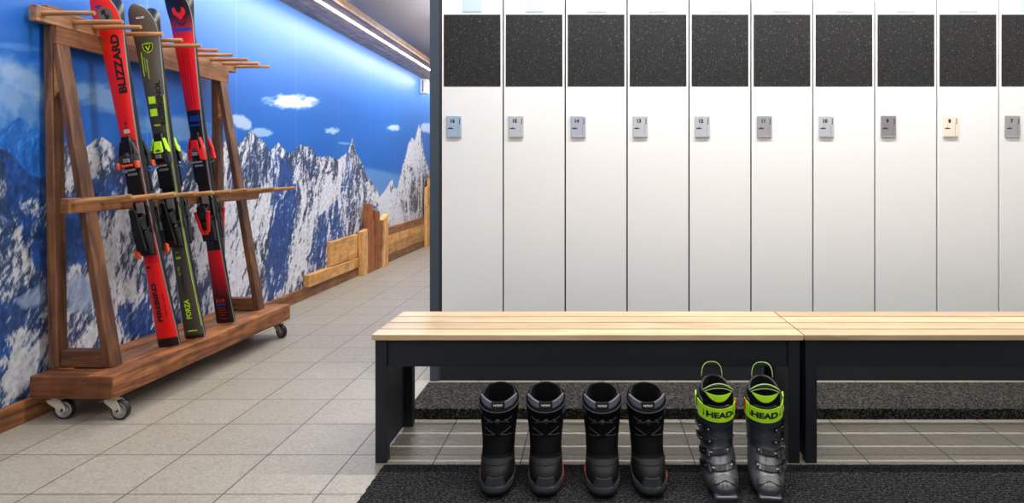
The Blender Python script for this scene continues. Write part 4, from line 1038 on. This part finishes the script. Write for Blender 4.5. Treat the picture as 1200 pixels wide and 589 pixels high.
def ski_boot(loc, rz, s_, label):
    t = empty('ski_boot', loc, rz, label, 'boot', 'pair of grey ski boots with lime straps')
    lo = Loft([(.012, .012, .300, .042, 0, 2.7), (.026, .004, .306, .0525, 0, 2.6), (.042, .004, .308, .0560, 0, 2.5), (.052, .014, .308, .0565, 0, 2.4), (.060, .032, .307, .0565, 0, 2.3), (.070, .056, .306, .056, 0, 2.2),
               (.085, .080, .304, .0555, 0, 2.2), (.105, .110, .300, .054, 0, 2.15), (.130, .138, .296, .050, 0, 2.1), (.150, .150, .292, .050, 0, 2.1)])
    mb = MB().mat('shell_grey'); lo.skin(mb, frange(.012, .150, 30)); 
    f = mb.bm.faces.new([mb.bm.verts.new(lo.pt(2*math.pi*k/40, .012)) for k in range(40)]); f.material_index = mb.cur
    sh = mb.build('shell', t)
    mb = MB().mat('black')
    # arc slot on the toe, centre seam, emblem
    lo.band(mb, -.62, .62, lambda u: .0615-.014*abs(u-.5)*2, lambda u: .0700-.011*abs(u-.5)*2, .0035, .0030, 20)
    sl = mb.build('toe_slot', sh)
    mb = MB().mat('dark_plastic'); mb.tube([lo.ptx(-.004, z, .0002) for z in frange(.076, .128, 8)], .0008, 6); mb.build('seam', sh)
    mb = MB().mat('shell_dark')
    mb.tube([lo.ptx(-.002+.007*math.cos(a), .051+.0065*math.sin(a), .0006) for a in frange(-.3, 2.9, 12)], .0009, 6)
    mb.tube([lo.ptx(-.009, .0525, .0006), lo.ptx(-.0085, .045, .0006)], .0009, 6)
    mb.build('emblem', sh)
    # soles
    mb = MB().mat('dark_plastic').box(-.034, .034, .0, .085, .0, .0145, bev=.004).box(-.034, .034, .215, .308, .0, .0145, bev=.004).box(-.028, .028, .085, .215, .004, .0145)
    mb.mat('shell_grey').box(-.034, .034, -.008, .03, .0148, .026, bev=.005)
    mb.build('sole', t)
    # cuff
    cu = Loft([(.106, .118, .312, .0525, 0, 2.2), (.13, .130, .314, .0545, .05, 2.2), (.17, .140, .314, .057, .06, 2.1), (.21, .142, .310, .0585, .08, 2.1), (.250, .140, .306, .060, .14, 2.1), (.275, .140, .304, .060, .30, 2.1)])
    mb = MB().mat('shell_dark'); cu.skin(mb, frange(.108, .270, 24))
    P = [[cu.pt(2*math.pi*k/40, z, o) for k in range(40)] for z, o in ((.270, 0), (.273, -.003), (.270, -.007), (.22, -.009), (.13, -.012))]
    mb.grid(P, closed_v=True)
    cf = mb.build('cuff', t)
    mb = MB().mat('shell_dark')
    cu.band(mb, -1.15, 1.15, lambda u: .150-.008*abs(u-.5)*2, lambda u: .156-.008*abs(u-.5)*2, .0003, .003, 24)
    cu.band(mb, -1.15, 1.15, lambda u: .190-.006*math.sin(math.pi*u), lambda u: .194-.006*math.sin(math.pi*u), .0003, .002, 24)
    mb.build('cuff_edge', cf)
    # liner and tongue
    li = Loft([(.16, .150, .290, .046, .1, 2.1), (.25, .152, .296, .050, .20, 2.1), (.285, .152, .296, .0505, .34, 2.1)])
    mb = MB().mat('boot_inner'); li.skin(mb, frange(.20, .280, 8))
    P = [[li.pt(2*math.pi*k/40, z, o) for k in range(40)] for z, o in ((.280, 0), (.285, -.004), (.280, -.010), (.22, -.013), (.13, -.015))]
    mb.grid(P, closed_v=True); mb.grid([[li.pt(2*math.pi*k/40, .16, -.015) for k in range(40)], [(0, .22, .15)]*40], closed_v=True)
    mb.mat('boot_rim'); mb.tube([li.pt(1.2+3.88*k/30, .284, -.004) for k in range(31)], .0045, 8)
    mb.build('liner', t)
    tg = Loft([(.20, .136, .236, .040, 0, 2.1), (.262, .136, .226, .040, 0, 2.2), (.320, .158, .214, .046, 0, 2.2)])
    def tong(u, z, o=0.): return (.049*u, .143+.022*u*u+.10*max(0, z-.25)-o, z)
    def sheet(mb, lo_, hi_, o, th=.003, n=20, m=6, uu=1.):
        P = [[tong(uu*(-1+2*j/n), lo_(-1+2*j/n)+(hi_(-1+2*j/n)-lo_(-1+2*j/n))*i/m, o) for j in range(n+1)] for i in range(m+1)]
        Q = [[(p[0], p[1]+th, p[2]) for p in row] for row in P]
        ring = P+Q[::-1]; mb.grid(ring, closed_u=True)
    mb = MB().mat('boot_inner'); sheet(mb, lambda u: .215+0*u, lambda u: .318-.025*u*u, 0., .012); tn = mb.build('tongue', t)
    mb = MB().mat('lime'); sheet(mb, lambda u: .262+.026*abs(u)**2.2, lambda u: .284+.007*u*u, .0035, .003, uu=.86)
    mb.mat('lime_pale')
    mb.tube([tong(-1+2*j/24, .320-.026*(-1+2*j/24)**2, .001) for j in range(25)], .0019, 6)
    mb.tube([tong((-1+2*j/24)*.95, .307-.017*(-1+2*j/24)**2, .0030) for j in range(25)], .0015, 6)
    mb.mat('black'); mb.tube([tong((-1+2*j/24), .3135-.0215*(-1+2*j/24)**2, .0022) for j in range(25)], .0024, 6)
    mb.build('tongue_trim', tn)
    # pull loop behind
    mb = MB()
    for mat_, dy, rr, hh in (('lime_pale', .0, .0016, .050), ('green', .004, .0014, .0415), ('black', .003, .0036, .0455)):
        mb.mat(mat_)
        pts = []
        for k in range(21):
            a = math.pi*k/20
            ca_ = math.cos(a); pts.append((.035*math.copysign(abs(ca_)**.75, ca_)-.003*s_, .292+dy+.006*math.sin(a), .302+hh*abs(math.sin(a))**.75))
        mb.tube(pts, rr, 8)
    mb.build('pull_loop', t)
    # power strap
    mb = MB().mat('lime'); cu.band(mb, -1.40, 1.40, lambda u: .208-.003*math.sin(math.pi*u), lambda u: .260-.002*math.sin(math.pi*u), .0012, .003, 48)
    st = mb.build('power_strap', t)
    mb = MB().mat('rubber'); cu.band(mb, 1.40, 2*math.pi-1.40, lambda u: .218, lambda u: .252, .0008, .003, 30); mb.build('strap_back', st)
    mb = MB().mat('ink'); add_text(mb, 'HEAD', .028, lambda x, y, z: cu.ptx(x+.002*s_, .231+y, .0048+z), bold=.0014, width=.086, wrap=.004)
    mb.build('lettering', st)
    mb = MB().mat('red'); cu.band(mb, .12, .32, lambda u: .2535, lambda u: .2550, .0042, .0006, 4)
    cu.band(mb, s_*1.22, s_*1.32, lambda u: .225, lambda u: .262, .002, .0045, 4); mb.build('red_tab', st)
    mb = MB().mat('chrome')
    mb.tube([cu.pt(-s_*1.30, .226, .0065), cu.pt(-s_*1.54, .214, .0065)], .0014, 6); mb.tube([cu.pt(-s_*1.54, .236, .0065), cu.pt(-s_*1.30, .222, .0065)], .0012, 6)
    mb.build('strap_buckle', st)
    mb = MB().mat('lime').hull8([cu.pt(-s_*1.62, .228, .004), cu.pt(-s_*1.80, .222, .004), cu.pt(-s_*1.80, .222, .010), cu.pt(-s_*1.62, .228, .008), cu.pt(-s_*1.62, .258, .004), cu.pt(-s_*1.76, .268, .004), cu.pt(-s_*1.76, .268, .010), cu.pt(-s_*1.62, .258, .008)], .001)
    mb.build('strap_tab', st)
    # buckles: base strap, ladder, lever
    def buckle(lf, z, c, half, slope, thick=.006):
        sg = -s_
        mb = MB().mat('black_gloss')
        lf.band(mb, sg*(c-half), sg*(c+half), lambda u: z-.0055+slope*u, lambda u: z+.0055+slope*u, .001, thick, 16)
        lf.band(mb, sg*(c+half*.2), sg*(c+half), lambda u: z-.008+slope*(.6+.4*u), lambda u: z+.007+slope*(.6+.4*u), .004, thick+.002, 8)
        mb.mat('dark_plastic')
        for k in range(5):
            u = .08+.11*k; a = sg*(c-half+2*half*u)
            mb.tube([lf.pt(a, z-.005+slope*u, .001+thick+.0005), lf.pt(a, z+.005+slope*u, .001+thick+.0005)], .0009, 6)
        mb.mat('chrome')
        u = .52; a0 = sg*(c-half+2*half*u); a1 = sg*(c-half+2*half*.80)
        mb.tube([lf.pt(a0, z+slope*u, .0095), lf.pt(a1, z+slope*.8, .0115)], .0016, 6)
        p = lf.pt(sg*(c-half*.82), z, .0065); mb.lathe([(.0, -.0025), (.0028, -.0025), (.0034, 0)], p, 'Y', 10)
        return mb.build('buckle', t)
    buckle(lo, .085, .30, .95, -.010); buckle(lo, .117, .35, .90, -.012)
    buckle(cu, .142, .95, .55, -.002); buckle(cu, .178, 1.0, .55, .0)
    # rivets
    mb = MB().mat('chrome'); mb.lathe([(.006, 0), (.006, .002), (0, .003)], (cu.pt(math.pi/2, .125)[0]-.0005, .22, .125), 'X', 16); mb.lathe([(.006, 0), (.006, -.002), (0, -.003)], (cu.pt(-math.pi/2, .125)[0]+.0005, .22, .125), 'X', 16)
    mb.build('rivet', cf)
    return t
ski_boot((.402, 2.112, ZM), R(-1.5), 1, 'grey ski boot with lime strap, the left one, nearer the snowboard boots')
ski_boot((.535, 2.108, ZM), R(-8), -1, 'grey ski boot with lime strap, the right one, next to the bench leg')

# ------------------------------------------------------------------ lamps
def area(name, loc, sx, sy, power, rot=(0, 0, 0), col=(1, .98, .95), spread=180):
    l = bpy.data.lights.new(name, 'AREA'); l.shape = 'RECTANGLE'; l.size = sx; l.size_y = sy; l.energy = power; l.color = col; l.spread = R(spread)
    o = bpy.data.objects.new(name, l); COL.objects.link(o); o.location = loc; o.rotation_euler = rot; return o
def fixture(x0, x1, y, w, label, along='X'):
    t = empty('ceiling_lamp', ((x0+x1)/2, y, ZC), 0, label, 'ceiling lamp', 'ceiling lamps')
    h = (x1-x0)/2
    MB().mat('plastic_white').box(-h, h, -w/2-.01, w/2+.01, -.03, -.0005, bev=.003).build('housing', t)
    MB().mat('lamp').box(-h+.01, h-.01, -w/2, w/2, -.034, -.0305).build('diffuser', t)
fixture(-.75, 2.2, 2.78, .04, 'thin linear ceiling lamp right above the bench')
area('light_bench', (.72, 2.78, ZC-.04), 2.9, .02, 60)
fixture(-.9, 2.2, 1.98, .06, 'narrow ceiling lamp in front of the bench')
area('light_front', (.65, 1.98, ZC-.04), 3.1, .06, 5)
fixture(-1.6, 2.0, -.2, .5, 'added unseen wide fill lamp far in front of the lockers')
area('fill_light_rear', (.2, -.2, ZC-.04), 3.6, .5, 15)  # unseen fill lamp, added to light the bench front, boots and lower lockers
fixture(-1.7, -1.0, 5.0, .6, 'corridor ceiling lamp behind the ski rack')
area('light_corridor', (-1.35, 5.0, ZC-.04), .7, .6, 9)
fixture(-1.7, -1.0, 7.6, .6, 'corridor ceiling lamp near the far end')
area('light_corridor', (-1.35, 7.6, ZC-.04), .7, .6, 9)
area('light_strip', (XL+.292, (YF+YE)/2, 2.286-.008), .022, YE-YF, 66, rot=(0, R(20), 0), col=(1, .96, .91))

for yy in (4.6, 6.8, 9.0):
    area('fill_light_corridor_up', (-.95, yy, 2.31), .10, 1.4, 11, (R(180), 0, 0))  # added uplights with made-up housings, only to brighten the corridor ceiling
    t_ = empty('ceiling_lamp', (-.95, yy, ZC), 0, 'added unseen uplight hung behind the locker row to brighten the corridor ceiling', 'ceiling lamp', 'added corridor fill lights')
    MB().mat('plastic_white').box(-.05, .05, -.7, .7, -.36, -.325, bev=.004).build('housing', t_)
    MB().mat('lamp').box(-.045, .045, -.69, .69, -.3245, -.322).build('diffuser', t_)
    for q in (-.5, .5): MB().mat('chrome').tube([(0, q, -.325), (0, q, -.0005)], .003, 8).build('hanger', t_)

w = bpy.data.worlds.new('World'); scene.world = w; w.use_nodes = True
w.node_tree.nodes['Background'].inputs[0].default_value = (.9, .95, 1, 1); w.node_tree.nodes['Background'].inputs[1].default_value = .3

# ------------------------------------------------------------------ camera
cam = bpy.data.cameras.new('camera'); co = bpy.data.objects.new('camera', cam); COL.objects.link(co)
cam.sensor_fit = 'HORIZONTAL'; cam.sensor_width = 36; cam.lens = 816/1200*36
cam.shift_x = (600-696)/1200; cam.shift_y = -(294.5-201)/1200
co.location = (0, 0, 1.018); co.rotation_euler = (R(90), 0, 0); cam.clip_start = .05
scene.camera = co
vs = scene.view_settings; vs.view_transform = 'Standard'; vs.look = 'None'; vs.gamma = 1; vs.use_curve_mapping = False; vs.exposure = .22
